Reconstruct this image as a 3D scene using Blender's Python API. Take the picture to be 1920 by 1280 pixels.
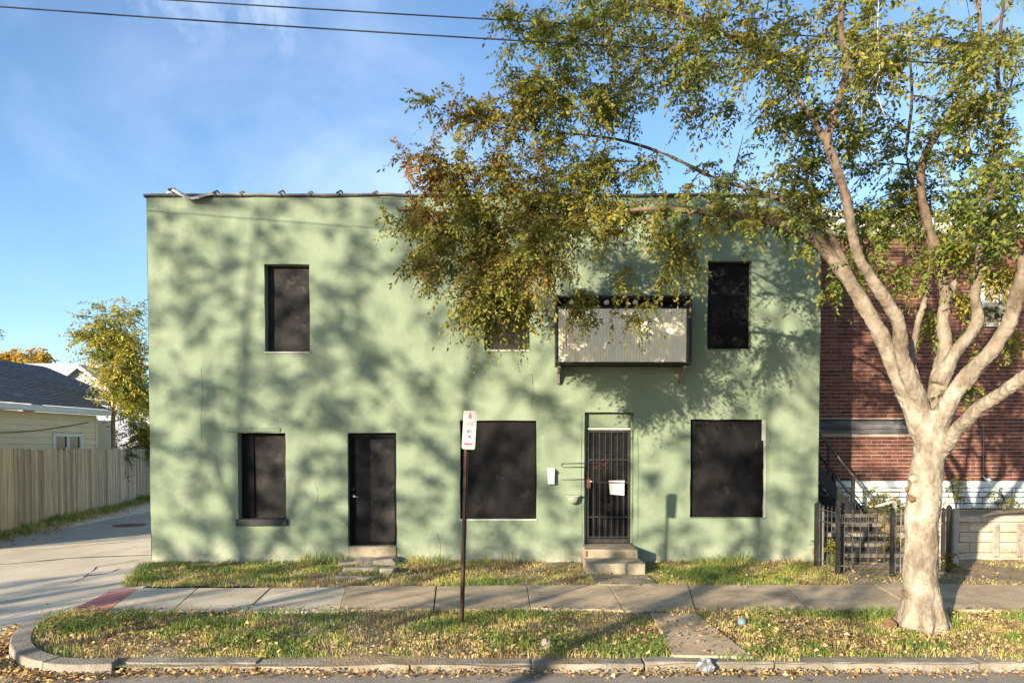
import bpy, math, random
import numpy as np
from mathutils import Vector, noise

for o in list(bpy.data.objects):
    bpy.data.objects.remove(o)
scene = bpy.context.scene
col = scene.collection
rng = np.random.default_rng(7)
random.seed(7)

# ------------------------------------------------------------------ camera
EYE = 2.07
TILT = math.radians(1.5)
SHIFT = 0.12163
LENS = 24.0
cam = bpy.data.cameras.new('camera')
cam.lens = LENS
cam.sensor_width = 36
cam.shift_y = SHIFT
cam.clip_end = 1000
cam_o = bpy.data.objects.new('camera', cam)
cam_o.location = (0, 0, EYE)
cam_o.rotation_euler = (math.pi / 2 - TILT, 0, 0)
col.objects.link(cam_o)
scene.camera = cam_o

# ------------------------------------------------------------------ light
SUN_EL = math.radians(12.7)
SUN_AZ = math.radians(37.5)          # to the left of straight behind the camera
to_sun = Vector((-math.sin(SUN_AZ) * math.cos(SUN_EL), -math.cos(SUN_AZ) * math.cos(SUN_EL), math.sin(SUN_EL)))
sun = bpy.data.lights.new('sun', 'SUN')
sun.energy = 5.0
sun.angle = math.radians(0.52)
sun.color = (1.0, 0.88, 0.70)
sun_o = bpy.data.objects.new('sun', sun)
sun_o.rotation_euler = to_sun.to_track_quat('Z', 'Y').to_euler()
sun_o.location = to_sun * 60
col.objects.link(sun_o)

world = bpy.data.worlds.new('World')
scene.world = world
world.use_nodes = True
wn, wl = world.node_tree.nodes, world.node_tree.links
wn.clear()
sky = wn.new('ShaderNodeTexSky')
sky.sky_type = 'NISHITA'
sky.sun_disc = False
sky.sun_elevation = SUN_EL
sky.sun_rotation = math.pi + SUN_AZ
sky.air_density = 1.0
sky.dust_density = 0.3
sky.ozone_density = 3.0
bg = wn.new('ShaderNodeBackground')
bg.inputs['Strength'].default_value = 0.12
wout = wn.new('ShaderNodeOutputWorld')
wtc = wn.new('ShaderNodeTexCoord')
wmap = wn.new('ShaderNodeMapping')
wmap.inputs['Scale'].default_value = (1.6, 1.6, 1.1)
wmap.inputs['Location'].default_value = (0.35, 0.2, 0.62)
wno = wn.new('ShaderNodeTexNoise')
wno.inputs['Scale'].default_value = 1.7
wno.inputs['Detail'].default_value = 7
wno.inputs['Roughness'].default_value = 0.55
wno.inputs['Distortion'].default_value = 0.6
wr = wn.new('ShaderNodeValToRGB')
wr.color_ramp.elements[0].position = 0.52
wr.color_ramp.elements[0].color = (0, 0, 0, 1)
wr.color_ramp.elements[1].position = 0.86
wr.color_ramp.elements[1].color = (0.28, 0.28, 0.28, 1)
wmix = wn.new('ShaderNodeMix')
wmix.data_type = 'RGBA'
wmix.inputs[7].default_value = (6.2, 6.6, 7.2, 1)
wl.new(wtc.outputs['Generated'], wmap.inputs['Vector'])
wl.new(wmap.outputs['Vector'], wno.inputs['Vector'])
wl.new(wno.outputs['Fac'], wr.inputs['Fac'])
wl.new(wr.outputs['Color'], wmix.inputs[0])
wl.new(sky.outputs['Color'], wmix.inputs[6])
last = wmix.outputs[2]
def cloud(direction, size_deg, stretch, amount, lo, hi, scale, last):
    """one wispy cloud in a given direction of the sky"""
    d = Vector(direction).normalized()
    dt = wn.new('ShaderNodeVectorMath')
    dt.operation = 'DOT_PRODUCT'
    dt.inputs[1].default_value = d
    wl.new(wtc.outputs['Generated'], dt.inputs[0])
    m1 = wn.new('ShaderNodeMapRange')
    m1.interpolation_type = 'SMOOTHSTEP'
    m1.inputs['From Min'].default_value = math.cos(math.radians(size_deg))
    m1.inputs['From Max'].default_value = 1.0
    wl.new(dt.outputs['Value'], m1.inputs['Value'])
    mp = wn.new('ShaderNodeMapping')
    mp.inputs['Scale'].default_value = stretch
    wl.new(wtc.outputs['Generated'], mp.inputs['Vector'])
    t = wn.new('ShaderNodeTexNoise')
    t.inputs['Scale'].default_value = scale
    t.inputs['Detail'].default_value = 8
    t.inputs['Roughness'].default_value = 0.6
    t.inputs['Distortion'].default_value = 0.4
    wl.new(mp.outputs['Vector'], t.inputs['Vector'])
    m2 = wn.new('ShaderNodeMapRange')
    m2.inputs['From Min'].default_value = lo
    m2.inputs['From Max'].default_value = hi
    m2.inputs['To Max'].default_value = amount
    wl.new(t.outputs['Fac'], m2.inputs['Value'])
    mu = wn.new('ShaderNodeMath')
    mu.operation = 'MULTIPLY'
    wl.new(m1.outputs['Result'], mu.inputs[0])
    wl.new(m2.outputs['Result'], mu.inputs[1])
    mx = wn.new('ShaderNodeMix')
    mx.data_type = 'RGBA'
    mx.inputs[7].default_value = (5.2, 5.5, 6.0, 1)
    wl.new(mu.outputs[0], mx.inputs[0])
    wl.new(last, mx.inputs[6])
    return mx.outputs[2]
last = cloud((-0.505, 1, 0.61), 3.6, (1.2, 1, 0.8), 0.48, 0.40, 0.72, 9, last)
last = cloud((-0.38, 1, 0.66), 5, (1.4, 1, 0.7), 0.3, 0.42, 0.72, 17, last)
last = cloud((-0.28, 1, 0.44), 19, (1.0, 1, 1.5), 0.24, 0.40, 0.75, 3.2, last)
wtint = wn.new('ShaderNodeMix')
wtint.data_type = 'RGBA'
wtint.blend_type = 'MULTIPLY'
wtint.inputs[0].default_value = 1.0
wtint.inputs[7].default_value = (0.93, 0.945, 0.975, 1)
wl.new(last, wtint.inputs[6])
wl.new(wtint.outputs[2], bg.inputs['Color'])
wl.new(bg.outputs['Background'], wout.inputs['Surface'])

scene.view_settings.view_transform = 'Standard'
scene.view_settings.look = 'None'
scene.view_settings.exposure = 1.45
scene.view_settings.gamma = 1.0
scene.view_settings.use_curve_mapping = False
scene.cycles.max_bounces = 6
scene.cycles.transparent_max_bounces = 8

# ------------------------------------------------------------------ measuring helpers
_fr = LENS / 36.0
def ray(px, py):
    u = (px - 960) / 1920 / _fr
    v = ((640 - py) / 1920 + SHIFT) / _fr
    return Vector((u, math.cos(TILT) + v * math.sin(TILT), -math.sin(TILT) + v * math.cos(TILT)))
def P(px, py, Y):
    d = ray(px, py)
    return Vector((0, 0, EYE)) + d * (Y / d.y)
def G(px, py, z=0.0):
    d = ray(px, py)
    return Vector((0, 0, EYE)) + d * ((z - EYE) / d.z)

# ------------------------------------------------------------------ materials
MATS = {}
def mat(name, cols, scale=3.0, detail=6, rough=0.85, bump=0.15, bscale=40.0, vary=0.0, stretch=(1, 1, 1),
        spots=None, sscale=1.2, srange=(0.55, 0.72), metal=0.0, spec=0.3, island=0.0):
    m = bpy.data.materials.new(name)
    m.use_nodes = True
    n, l = m.node_tree.nodes, m.node_tree.links
    b = n['Principled BSDF']
    b.inputs['Roughness'].default_value = rough
    b.inputs['Metallic'].default_value = metal
    b.inputs['Specular IOR Level'].default_value = spec
    geo = n.new('ShaderNodeNewGeometry')
    mp = n.new('ShaderNodeMapping')
    mp.inputs['Scale'].default_value = stretch
    l.new(geo.outputs['Position'], mp.inputs['Vector'])
    t = n.new('ShaderNodeTexNoise')
    t.inputs['Scale'].default_value = scale
    t.inputs['Detail'].default_value = detail
    t.inputs['Roughness'].default_value = 0.62
    l.new(mp.outputs['Vector'], t.inputs['Vector'])
    r = n.new('ShaderNodeValToRGB')
    el = r.color_ramp.elements
    k = len(cols)
    for i, c in enumerate(cols):
        p = 0.3 + 0.4 * i / max(1, k - 1)
        if i < 2:
            e = el[i]
            e.position = p
        else:
            e = el.new(p)
        e.color = (*c, 1)
    if k == 1:
        el[1].color = (*cols[0], 1)
    l.new(t.outputs['Fac'], r.inputs['Fac'])
    out = r.outputs['Color']
    if spots:
        t2 = n.new('ShaderNodeTexNoise')
        t2.inputs['Scale'].default_value = sscale
        t2.inputs['Detail'].default_value = 8
        t2.inputs['Roughness'].default_value = 0.7
        l.new(mp.outputs['Vector'], t2.inputs['Vector'])
        mr = n.new('ShaderNodeMapRange')
        mr.inputs['From Min'].default_value = srange[0]
        mr.inputs['From Max'].default_value = srange[1]
        l.new(t2.outputs['Fac'], mr.inputs['Value'])
        mx = n.new('ShaderNodeMix')
        mx.data_type = 'RGBA'
        l.new(mr.outputs['Result'], mx.inputs[0])
        l.new(out, mx.inputs[6])
        mx.inputs[7].default_value = (*spots, 1)
        out = mx.outputs[2]
    if vary or island:
        hv = n.new('ShaderNodeHueSaturation')
        oi = n.new('ShaderNodeObjectInfo')
        mr2 = n.new('ShaderNodeMapRange')
        a = vary or island
        mr2.inputs['To Min'].default_value = 1 - a
        mr2.inputs['To Max'].default_value = 1 + a
        l.new(oi.outputs['Random'] if vary else geo.outputs['Random Per Island'], mr2.inputs['Value'])
        l.new(mr2.outputs['Result'], hv.inputs['Value'])
        l.new(out, hv.inputs['Color'])
        out = hv.outputs['Color']
    l.new(out, b.inputs['Base Color'])
    if bump:
        t3 = n.new('ShaderNodeTexNoise')
        t3.inputs['Scale'].default_value = bscale
        t3.inputs['Detail'].default_value = 5
        l.new(mp.outputs['Vector'], t3.inputs['Vector'])
        bp = n.new('ShaderNodeBump')
        bp.inputs['Strength'].default_value = bump
        bp.inputs['Distance'].default_value = 0.03
        l.new(t3.outputs['Fac'], bp.inputs['Height'])
        l.new(bp.outputs['Normal'], b.inputs['Normal'])
    MATS[name] = m
    return m

def leafmat(name, cols, trans=0.45, rough=0.55):
    m = bpy.data.materials.new(name)
    m.use_nodes = True
    n, l = m.node_tree.nodes, m.node_tree.links
    n.clear()
    out = n.new('ShaderNodeOutputMaterial')
    geo = n.new('ShaderNodeNewGeometry')
    r = n.new('ShaderNodeValToRGB')
    el = r.color_ramp.elements
    k = len(cols)
    for i, c in enumerate(cols):
        p = i / max(1, k - 1)
        e = el[i] if i < 2 else el.new(p)
        e.position = p
        e.color = (*c, 1)
    l.new(geo.outputs['Random Per Island'], r.inputs['Fac'])
    b = n.new('ShaderNodeBsdfPrincipled')
    b.inputs['Roughness'].default_value = rough
    b.inputs['Specular IOR Level'].default_value = 0.25
    tr = n.new('ShaderNodeBsdfTranslucent')
    mx = n.new('ShaderNodeMixShader')
    mx.inputs[0].default_value = trans
    l.new(r.outputs['Color'], b.inputs['Base Color'])
    l.new(r.outputs['Color'], tr.inputs['Color'])
    l.new(b.outputs[0], mx.inputs[1])
    l.new(tr.outputs[0], mx.inputs[2])
    l.new(mx.outputs[0], out.inputs['Surface'])
    MATS[name] = m
    return m

mat('stucco', [(0.145, 0.184, 0.117), (0.172, 0.214, 0.137), (0.202, 0.245, 0.158)], scale=1.3, rough=0.92, bump=0.2, bscale=22,
    spots=(0.235, 0.262, 0.180), sscale=0.9, srange=(0.52, 0.8))
mat('stucco_patch', [(0.132, 0.17, 0.108), (0.158, 0.198, 0.127)], scale=3, rough=0.9, bump=0.3)
mat('crack_green', [(0.05, 0.06, 0.04), (0.09, 0.11, 0.07)], scale=20, rough=1, bump=0)
mat('black_board', [(0.003, 0.003, 0.003), (0.007, 0.0063, 0.006), (0.015, 0.013, 0.0115)], scale=2.2, rough=0.8, bump=0.2, bscale=30,
    spots=(0.055, 0.05, 0.045), sscale=4.0, srange=(0.6, 0.85), spec=0.15, stretch=(1, 1, 0.7))
mat('black_board_dusty', [(0.010, 0.0095, 0.0095), (0.022, 0.020, 0.0185), (0.040, 0.035, 0.032)], scale=2.6, rough=0.85, spec=0.15, bump=0.25, bscale=60,
    spots=(0.10, 0.09, 0.08), sscale=5.0, srange=(0.58, 0.85))
mat('black_paint', [(0.005, 0.005, 0.0055), (0.010, 0.0095, 0.0095)], scale=8, rough=0.75, bump=0.1, spec=0.12)
mat('black_iron', [(0.012, 0.012, 0.012), (0.03, 0.027, 0.024)], scale=12, rough=0.55, bump=0.2, spots=(0.09, 0.05, 0.03), sscale=9, srange=(0.6, 0.8))
mat('grey_iron', [(0.05, 0.043, 0.035), (0.12, 0.105, 0.085)], scale=12, rough=0.6, bump=0.2)
mat('pale_iron', [(0.22, 0.20, 0.17), (0.36, 0.33, 0.28)], scale=10, rough=0.6, bump=0.2)
mat('roof_edge', [(0.10, 0.095, 0.085), (0.30, 0.28, 0.25)], scale=1.3, rough=0.6, bump=0.2, spots=(0.05, 0.05, 0.045), sscale=3)
mat('coping_metal', [(0.34, 0.32, 0.29), (0.62, 0.60, 0.55)], scale=3, rough=0.5, bump=0.15, spots=(0.2, 0.19, 0.18), sscale=4)
mat('tar', [(0.015, 0.015, 0.015), (0.04, 0.038, 0.035)], scale=6, rough=0.8)
mat('white_sill', [(0.34, 0.34, 0.28), (0.47, 0.46, 0.39)], scale=6, rough=0.8)
mat('concrete', [(0.50, 0.40, 0.275), (0.57, 0.465, 0.33), (0.63, 0.525, 0.385)], scale=1.6, rough=0.92, bump=0.25, bscale=60,
    spots=(0.32, 0.27, 0.20), sscale=1.1, srange=(0.5, 0.75), vary=0.07)
mat('shaded_concrete', [(0.38, 0.275, 0.17), (0.46, 0.345, 0.22), (0.54, 0.42, 0.28)], scale=2.2, rough=0.95, bump=0.5, bscale=70,  # browner copy of the slab concrete, its darker tone mostly painted-in shade
    spots=(0.21, 0.17, 0.12), sscale=1.5, srange=(0.5, 0.72), vary=0.06)
mat('step_concrete', [(0.19, 0.155, 0.105), (0.27, 0.225, 0.155), (0.35, 0.295, 0.21)], scale=4, rough=0.92, bump=0.35, bscale=45,
    spots=(0.12, 0.095, 0.06), sscale=3, srange=(0.5, 0.75))
mat('curb_concrete', [(0.14, 0.12, 0.092), (0.23, 0.20, 0.155), (0.32, 0.285, 0.23)], scale=3, rough=0.93, bump=0.4, bscale=50,
    spots=(0.12, 0.105, 0.085), sscale=2.2, srange=(0.5, 0.75), vary=0.08)
mat('alley_concrete', [(0.52, 0.42, 0.30), (0.61, 0.505, 0.37), (0.67, 0.565, 0.43)], scale=0.7, rough=0.93, bump=0.3, bscale=50,
    spots=(0.32, 0.28, 0.225), sscale=0.6, srange=(0.5, 0.75), stretch=(1, 0.6, 1))
mat('asphalt', [(0.20, 0.165, 0.13), (0.26, 0.22, 0.175), (0.32, 0.275, 0.22)], scale=2.5, rough=0.9, bump=0.5, bscale=120,
    spots=(0.2, 0.19, 0.18), sscale=30, srange=(0.58, 0.8))
mat('soil', [(0.19, 0.135, 0.075), (0.28, 0.21, 0.125), (0.38, 0.295, 0.19)], scale=5, rough=1, bump=0.7, bscale=45)
mat('dirt_ground', [(0.20, 0.165, 0.11), (0.28, 0.235, 0.165), (0.35, 0.30, 0.22)], scale=2.5, rough=1, bump=0.5, bscale=40, spots=(0.12, 0.10, 0.06), sscale=2)
mat('red_pad', [(0.42, 0.155, 0.13), (0.50, 0.21, 0.18)], scale=6, rough=0.85, bump=0.2, spots=(0.42, 0.32, 0.27), sscale=4)
mat('sheet_cream', [(0.84, 0.735, 0.545), (0.89, 0.80, 0.62)], scale=3, rough=0.45, bump=0.05, spots=(0.74, 0.63, 0.45), sscale=2.5, srange=(0.5, 0.8), stretch=(1, 1, 0.35))
mat('bulb_white', [(0.5, 0.47, 0.42), (0.6, 0.57, 0.5)], rough=0.4, bump=0)
mat('white_paint', [(0.55, 0.54, 0.51), (0.66, 0.65, 0.62)], scale=6, rough=0.6, bump=0.05)
mat('hood_paint', [(0.22, 0.245, 0.175), (0.33, 0.34, 0.27)], scale=9, rough=0.6)
mat('sign_face', [(0.27, 0.222, 0.217), (0.33, 0.28, 0.273)], scale=9, rough=0.45, bump=0.03, spots=(0.36, 0.27, 0.255), sscale=8)
mat('sign_edge', [(0.46, 0.43, 0.35), (0.52, 0.49, 0.40)], rough=0.5, bump=0)
mat('sign_black', [(0.03, 0.022, 0.022)], rough=0.6, bump=0)
mat('sign_faded', [(0.12, 0.06, 0.06)], rough=0.6, bump=0)
mat('sign_red', [(0.22, 0.015, 0.012)], rough=0.6, bump=0)
mat('rust_post', [(0.028, 0.013, 0.010), (0.05, 0.024, 0.018), (0.075, 0.038, 0.03)], scale=9, rough=0.7, bump=0.3, stretch=(1, 1, 0.3))
mat('chrome', [(0.55, 0.55, 0.55), (0.65, 0.65, 0.65)], rough=0.3, metal=0.9, bump=0)
mat('orange_rust', [(0.17, 0.05, 0.022), (0.10, 0.035, 0.02)], scale=30, rough=0.8)
mat('red_scrawl', [(0.075, 0.016, 0.010), (0.035, 0.012, 0.009)], scale=15, rough=0.8, bump=0)
mat('dark_glass', [(0.02, 0.022, 0.024), (0.035, 0.04, 0.042)], rough=0.08, bump=0, spec=0.6)
mat('paper', [(0.42, 0.41, 0.385), (0.50, 0.49, 0.46)], rough=0.8, bump=0)
mat('brick', [(0.078, 0.028, 0.018), (0.122, 0.042, 0.027), (0.165, 0.061, 0.039)], scale=9, rough=0.9, bump=0.35, bscale=60, vary=0.32)
mat('brick_mass', [(0.078, 0.028, 0.018), (0.122, 0.042, 0.027), (0.165, 0.061, 0.039)], scale=9, rough=0.9, bump=0.35, bscale=60, island=0.32)
mat('mortar', [(0.28, 0.21, 0.17), (0.40, 0.32, 0.27)], scale=8, rough=0.95, bump=0.3)
mat('dark_joint', [(0.035, 0.037, 0.034), (0.07, 0.072, 0.064)], scale=8, rough=0.95)
mat('painted_stone', [(0.47, 0.52, 0.50), (0.58, 0.62, 0.59), (0.65, 0.67, 0.63)], scale=5, rough=0.85, bump=0.35, bscale=25, vary=0.09, spots=(0.36, 0.33, 0.26), sscale=2.4, srange=(0.55, 0.8))
mat('tan_block', [(0.28, 0.225, 0.16), (0.38, 0.315, 0.23), (0.47, 0.40, 0.30)], scale=6, rough=0.93, bump=0.5, bscale=30, vary=0.1, spots=(0.27, 0.225, 0.16), sscale=2, stretch=(0.5, 1, 1.6))
mat('dark_stone', [(0.09, 0.075, 0.06), (0.16, 0.135, 0.105), (0.24, 0.205, 0.165)], scale=6, rough=0.92, bump=0.5, bscale=30, vary=0.15)
mat('weathered_ledge', [(0.03, 0.03, 0.032), (0.07, 0.068, 0.07), (0.16, 0.15, 0.15)], scale=4, rough=0.9, bump=0.6, bscale=18, stretch=(0.3, 1, 2))
mat('bark', [(0.11, 0.085, 0.058), (0.245, 0.205, 0.15), (0.385, 0.34, 0.265)], scale=6.5, rough=0.92, bump=0.8, bscale=22, stretch=(1, 1, 0.55),
    spots=(0.10, 0.068, 0.042), sscale=2.9, srange=(0.5, 0.66))
mat('bark_upper', [(0.17, 0.11, 0.07), (0.30, 0.20, 0.13), (0.40, 0.29, 0.20)], scale=6, rough=0.9, bump=0.4, bscale=25, spots=(0.13, 0.10, 0.08), sscale=3)
mat('bark_dark', [(0.045, 0.032, 0.023), (0.085, 0.062, 0.045)], scale=8, rough=0.9, bump=0.3)
mat('knot', [(0.10, 0.055, 0.03), (0.20, 0.115, 0.065)], scale=14, rough=0.95, bump=0.6)
mat('twig', [(0.07, 0.05, 0.03), (0.12, 0.085, 0.05)], scale=8, rough=0.9, bump=0)
mat('fence_wood', [(0.32, 0.225, 0.14), (0.45, 0.325, 0.21), (0.56, 0.42, 0.29)], scale=7, rough=0.9, bump=0.35, bscale=30, vary=0.28, stretch=(2.2, 2.2, 0.18),
    spots=(0.19, 0.15, 0.11), sscale=4)
mat('siding', [(0.62, 0.49, 0.33), (0.68, 0.545, 0.375)], scale=2, rough=0.7, bump=0.05, vary=0.04)
mat('shingle', [(0.08, 0.082, 0.088), (0.12, 0.122, 0.13), (0.165, 0.168, 0.178)], scale=5, rough=0.9, bump=0.4, bscale=30, island=0.15)
mat('pale_roof', [(0.44, 0.40, 0.36), (0.54, 0.49, 0.44)], scale=3, rough=0.9, island=0.06)
mat('grey_siding', [(0.22, 0.235, 0.275), (0.28, 0.295, 0.335)], scale=2, rough=0.8)
mat('wire_black', [(0.01, 0.01, 0.012)], rough=0.6, bump=0)
mat('silver_wrap', [(0.12, 0.125, 0.13), (0.32, 0.32, 0.32)], scale=30, rough=0.35, metal=0.4, bump=0.3)
mat('blue_glass', [(0.10, 0.15, 0.17), (0.18, 0.25, 0.27)], scale=20, rough=0.15, bump=0, spec=0.6)
mat('rubble', [(0.16, 0.13, 0.105), (0.25, 0.205, 0.165), (0.34, 0.285, 0.23)], scale=7, rough=0.95, bump=0.5, bscale=40, vary=0.15, spots=(0.16, 0.13, 0.10), sscale=5)
mat('asphalt_patch', [(0.26, 0.235, 0.205), (0.32, 0.29, 0.25), (0.38, 0.35, 0.305)], scale=1.5, rough=0.95, bump=0.5, bscale=80)

leafmat('leaf_bronze', [(0.15, 0.085, 0.024), (0.23, 0.16, 0.032), (0.17, 0.15, 0.034), (0.31, 0.20, 0.036), (0.12, 0.11, 0.027)])
leafmat('leaf_olive', [(0.132, 0.149, 0.029), (0.209, 0.209, 0.037), (0.286, 0.264, 0.046), (0.171, 0.182, 0.033), (0.352, 0.286, 0.050)])
leafmat('leaf_yellow', [(0.337, 0.293, 0.044), (0.430, 0.366, 0.055), (0.262, 0.272, 0.050), (0.393, 0.272, 0.033), (0.187, 0.209, 0.039)])
leafmat('leaf_green', [(0.094, 0.149, 0.029), (0.143, 0.193, 0.035), (0.209, 0.248, 0.044), (0.127, 0.165, 0.031), (0.275, 0.275, 0.050)])
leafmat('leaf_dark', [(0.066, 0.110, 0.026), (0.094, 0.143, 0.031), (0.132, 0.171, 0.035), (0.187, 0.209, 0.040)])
leafmat('leaf_rust', [(0.36, 0.15, 0.025), (0.28, 0.12, 0.025), (0.42, 0.22, 0.03), (0.2, 0.11, 0.025)])
leafmat('leaf_gold', [(0.550, 0.462, 0.066), (0.638, 0.550, 0.088), (0.418, 0.418, 0.066), (0.572, 0.396, 0.050), (0.286, 0.330, 0.055)])
leafmat('leaf_orange', [(0.55, 0.30, 0.04), (0.48, 0.22, 0.03), (0.56, 0.38, 0.06), (0.30, 0.22, 0.05)])
leafmat('grass_green', [(0.10, 0.165, 0.03), (0.15, 0.22, 0.042), (0.21, 0.265, 0.055)], trans=0.25)
leafmat('grass_lime', [(0.27, 0.30, 0.055), (0.36, 0.36, 0.07), (0.43, 0.39, 0.09)], trans=0.25)
leafmat('grass_straw', [(0.50, 0.39, 0.15), (0.60, 0.47, 0.19), (0.42, 0.32, 0.125), (0.66, 0.54, 0.26)], trans=0.2)
leafmat('grass_brown', [(0.21, 0.135, 0.06), (0.30, 0.19, 0.08), (0.15, 0.10, 0.05)], trans=0.2)
leafmat('litter_tan', [(0.52, 0.35, 0.17), (0.44, 0.27, 0.12), (0.60, 0.43, 0.23), (0.36, 0.20, 0.09), (0.64, 0.50, 0.30)], trans=0.15, rough=0.7)
leafmat('litter_gold', [(0.50, 0.33, 0.09), (0.56, 0.41, 0.13), (0.44, 0.26, 0.07), (0.58, 0.45, 0.2)], trans=0.15, rough=0.7)
leafmat('litter_brown', [(0.24, 0.12, 0.055), (0.33, 0.17, 0.08), (0.18, 0.10, 0.05)], trans=0.1, rough=0.7)

def bark_material():
    m = MATS['bark']
    n, l = m.node_tree.nodes, m.node_tree.links
    b = n['Principled BSDF']
    src = b.inputs['Base Color'].links[0].from_socket
    geo = next(x for x in n if x.type == 'NEW_GEOMETRY')
    sep = n.new('ShaderNodeSeparateXYZ')
    l.new(geo.outputs['Position'], sep.inputs[0])
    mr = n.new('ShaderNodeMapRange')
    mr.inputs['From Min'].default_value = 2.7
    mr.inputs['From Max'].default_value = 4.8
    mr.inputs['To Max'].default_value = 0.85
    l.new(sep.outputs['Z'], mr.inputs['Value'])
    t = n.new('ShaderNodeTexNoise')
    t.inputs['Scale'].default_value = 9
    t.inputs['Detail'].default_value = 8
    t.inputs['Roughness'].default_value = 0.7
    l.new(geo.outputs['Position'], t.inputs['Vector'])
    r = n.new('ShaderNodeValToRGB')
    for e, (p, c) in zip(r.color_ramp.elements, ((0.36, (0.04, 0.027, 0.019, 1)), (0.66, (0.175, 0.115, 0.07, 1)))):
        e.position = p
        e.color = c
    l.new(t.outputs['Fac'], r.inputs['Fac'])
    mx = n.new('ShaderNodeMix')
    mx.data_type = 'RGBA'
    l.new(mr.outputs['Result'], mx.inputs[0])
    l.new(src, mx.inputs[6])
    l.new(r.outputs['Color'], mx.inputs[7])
    # small dark lenticels and flakes
    v = n.new('ShaderNodeTexNoise')
    v.inputs['Scale'].default_value = 38
    v.inputs['Detail'].default_value = 4
    mp = n.new('ShaderNodeMapping')
    mp.inputs['Scale'].default_value = (0.7, 0.7, 1.6)
    l.new(geo.outputs['Position'], mp.inputs['Vector'])
    l.new(mp.outputs['Vector'], v.inputs['Vector'])
    r2 = n.new('ShaderNodeMapRange')
    r2.inputs['From Min'].default_value = 0.60
    r2.inputs['From Max'].default_value = 0.70
    r2.inputs['To Max'].default_value = 0.75
    l.new(v.outputs['Fac'], r2.inputs['Value'])
    mx2 = n.new('ShaderNodeMix')
    mx2.data_type = 'RGBA'
    mx2.inputs[7].default_value = (0.14, 0.09, 0.055, 1)
    l.new(r2.outputs['Result'], mx2.inputs[0])
    l.new(mx.outputs[2], mx2.inputs[6])
    l.new(mx2.outputs[2], b.inputs['Base Color'])
bark_material()
def wall_weather():
    m = MATS['stucco']
    n, l = m.node_tree.nodes, m.node_tree.links
    b = n['Principled BSDF']
    src = b.inputs['Base Color'].links[0].from_socket
    geo = next(x for x in n if x.type == 'NEW_GEOMETRY')
    def layer(scale, stretch, lo, hi, amount, colr, src, zband=None, rough=0.65):
        mp = n.new('ShaderNodeMapping')
        mp.inputs['Scale'].default_value = stretch
        l.new(geo.outputs['Position'], mp.inputs['Vector'])
        t = n.new('ShaderNodeTexNoise')
        t.inputs['Scale'].default_value = scale
        t.inputs['Detail'].default_value = 7
        t.inputs['Roughness'].default_value = rough
        l.new(mp.outputs['Vector'], t.inputs['Vector'])
        r = n.new('ShaderNodeMapRange')
        r.inputs['From Min'].default_value = lo
        r.inputs['From Max'].default_value = hi
        r.inputs['To Max'].default_value = amount
        l.new(t.outputs['Fac'], r.inputs['Value'])
        f = r.outputs['Result']
        if zband:
            sp = n.new('ShaderNodeSeparateXYZ')
            l.new(geo.outputs['Position'], sp.inputs[0])
            z = n.new('ShaderNodeMapRange')
            z.inputs['From Min'].default_value = zband[0]
            z.inputs['From Max'].default_value = zband[1]
            l.new(sp.outputs['Z'], z.inputs['Value'])
            mu = n.new('ShaderNodeMath')
            mu.operation = 'MULTIPLY'
            l.new(f, mu.inputs[0])
            l.new(z.outputs['Result'], mu.inputs[1])
            f = mu.outputs[0]
        mx = n.new('ShaderNodeMix')
        mx.data_type = 'RGBA'
        mx.inputs[7].default_value = (*colr, 1)
        l.new(f, mx.inputs[0])
        l.new(src, mx.inputs[6])
        return mx.outputs[2]
    src = layer(2.2, (1, 1, 0.16), 0.52, 0.78, 0.55, (0.15, 0.175, 0.125), src)
    src = layer(3.0, (1, 1, 1), 0.56, 0.70, 0.35, (0.25, 0.29, 0.205), src)
    src = layer(14, (1, 1, 1), 0.66, 0.74, 0.6, (0.12, 0.14, 0.10), src)
    src = layer(5, (1, 1, 1), 0.35, 0.62, 0.85, (0.36, 0.34, 0.26), src, (0.42, 0.02))
    src = layer(4, (1.6, 1, 0.25), 0.42, 0.65, 0.6, (0.14, 0.15, 0.115), src, (5.9, 6.7))
    l.new(src, b.inputs['Base Color'])
wall_weather()

# ------------------------------------------------------------------ object helpers
def wloc(o):
    v = Vector((0, 0, 0))
    while o is not None:
        v = v + o.location
        o = o.parent
    return v

def thing(name, label, cat, loc, group=None):
    o = bpy.data.objects.new(name, None)
    o.empty_display_size = 0.1
    o.location = loc
    o['label'] = label
    o['category'] = cat
    if group:
        o['group'] = group
    col.objects.link(o)
    return o

def tag(o, label, cat, group=None):
    o['label'] = label
    o['category'] = cat
    if group:
        o['group'] = group
    return o

def link_mesh(name, me, parent=None, loc=None):
    """loc is a world position"""
    o = bpy.data.objects.new(name, me)
    col.objects.link(o)
    l = Vector(loc) if loc is not None else Vector((0, 0, 0))
    if parent is not None:
        o.parent = parent
        l = l - wloc(parent)
    o.location = l
    return o

def npmesh(name, V, F, mats, mi=None, smooth=False):
    """V (n,3), F (m,k) all of one size"""
    V = np.asarray(V, dtype=np.float32)
    F = np.asarray(F, dtype=np.int32)
    me = bpy.data.meshes.new(name)
    me.vertices.add(len(V))
    me.vertices.foreach_set('co', V.ravel())
    k = F.shape[1]
    me.loops.add(F.size)
    me.loops.foreach_set('vertex_index', F.ravel())
    me.polygons.add(len(F))
    me.polygons.foreach_set('loop_start', np.arange(0, F.size, k, dtype=np.int32))
    me.polygons.foreach_set('loop_total', np.full(len(F), k, dtype=np.int32))
    for m in mats:
        me.materials.append(MATS[m])
    if mi is not None:
        me.polygons.foreach_set('material_index', np.asarray(mi, dtype=np.int32))
    if smooth:
        me.polygons.foreach_set('use_smooth', np.ones(len(F), dtype=bool))
    me.update(calc_edges=True)
    return me

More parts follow.
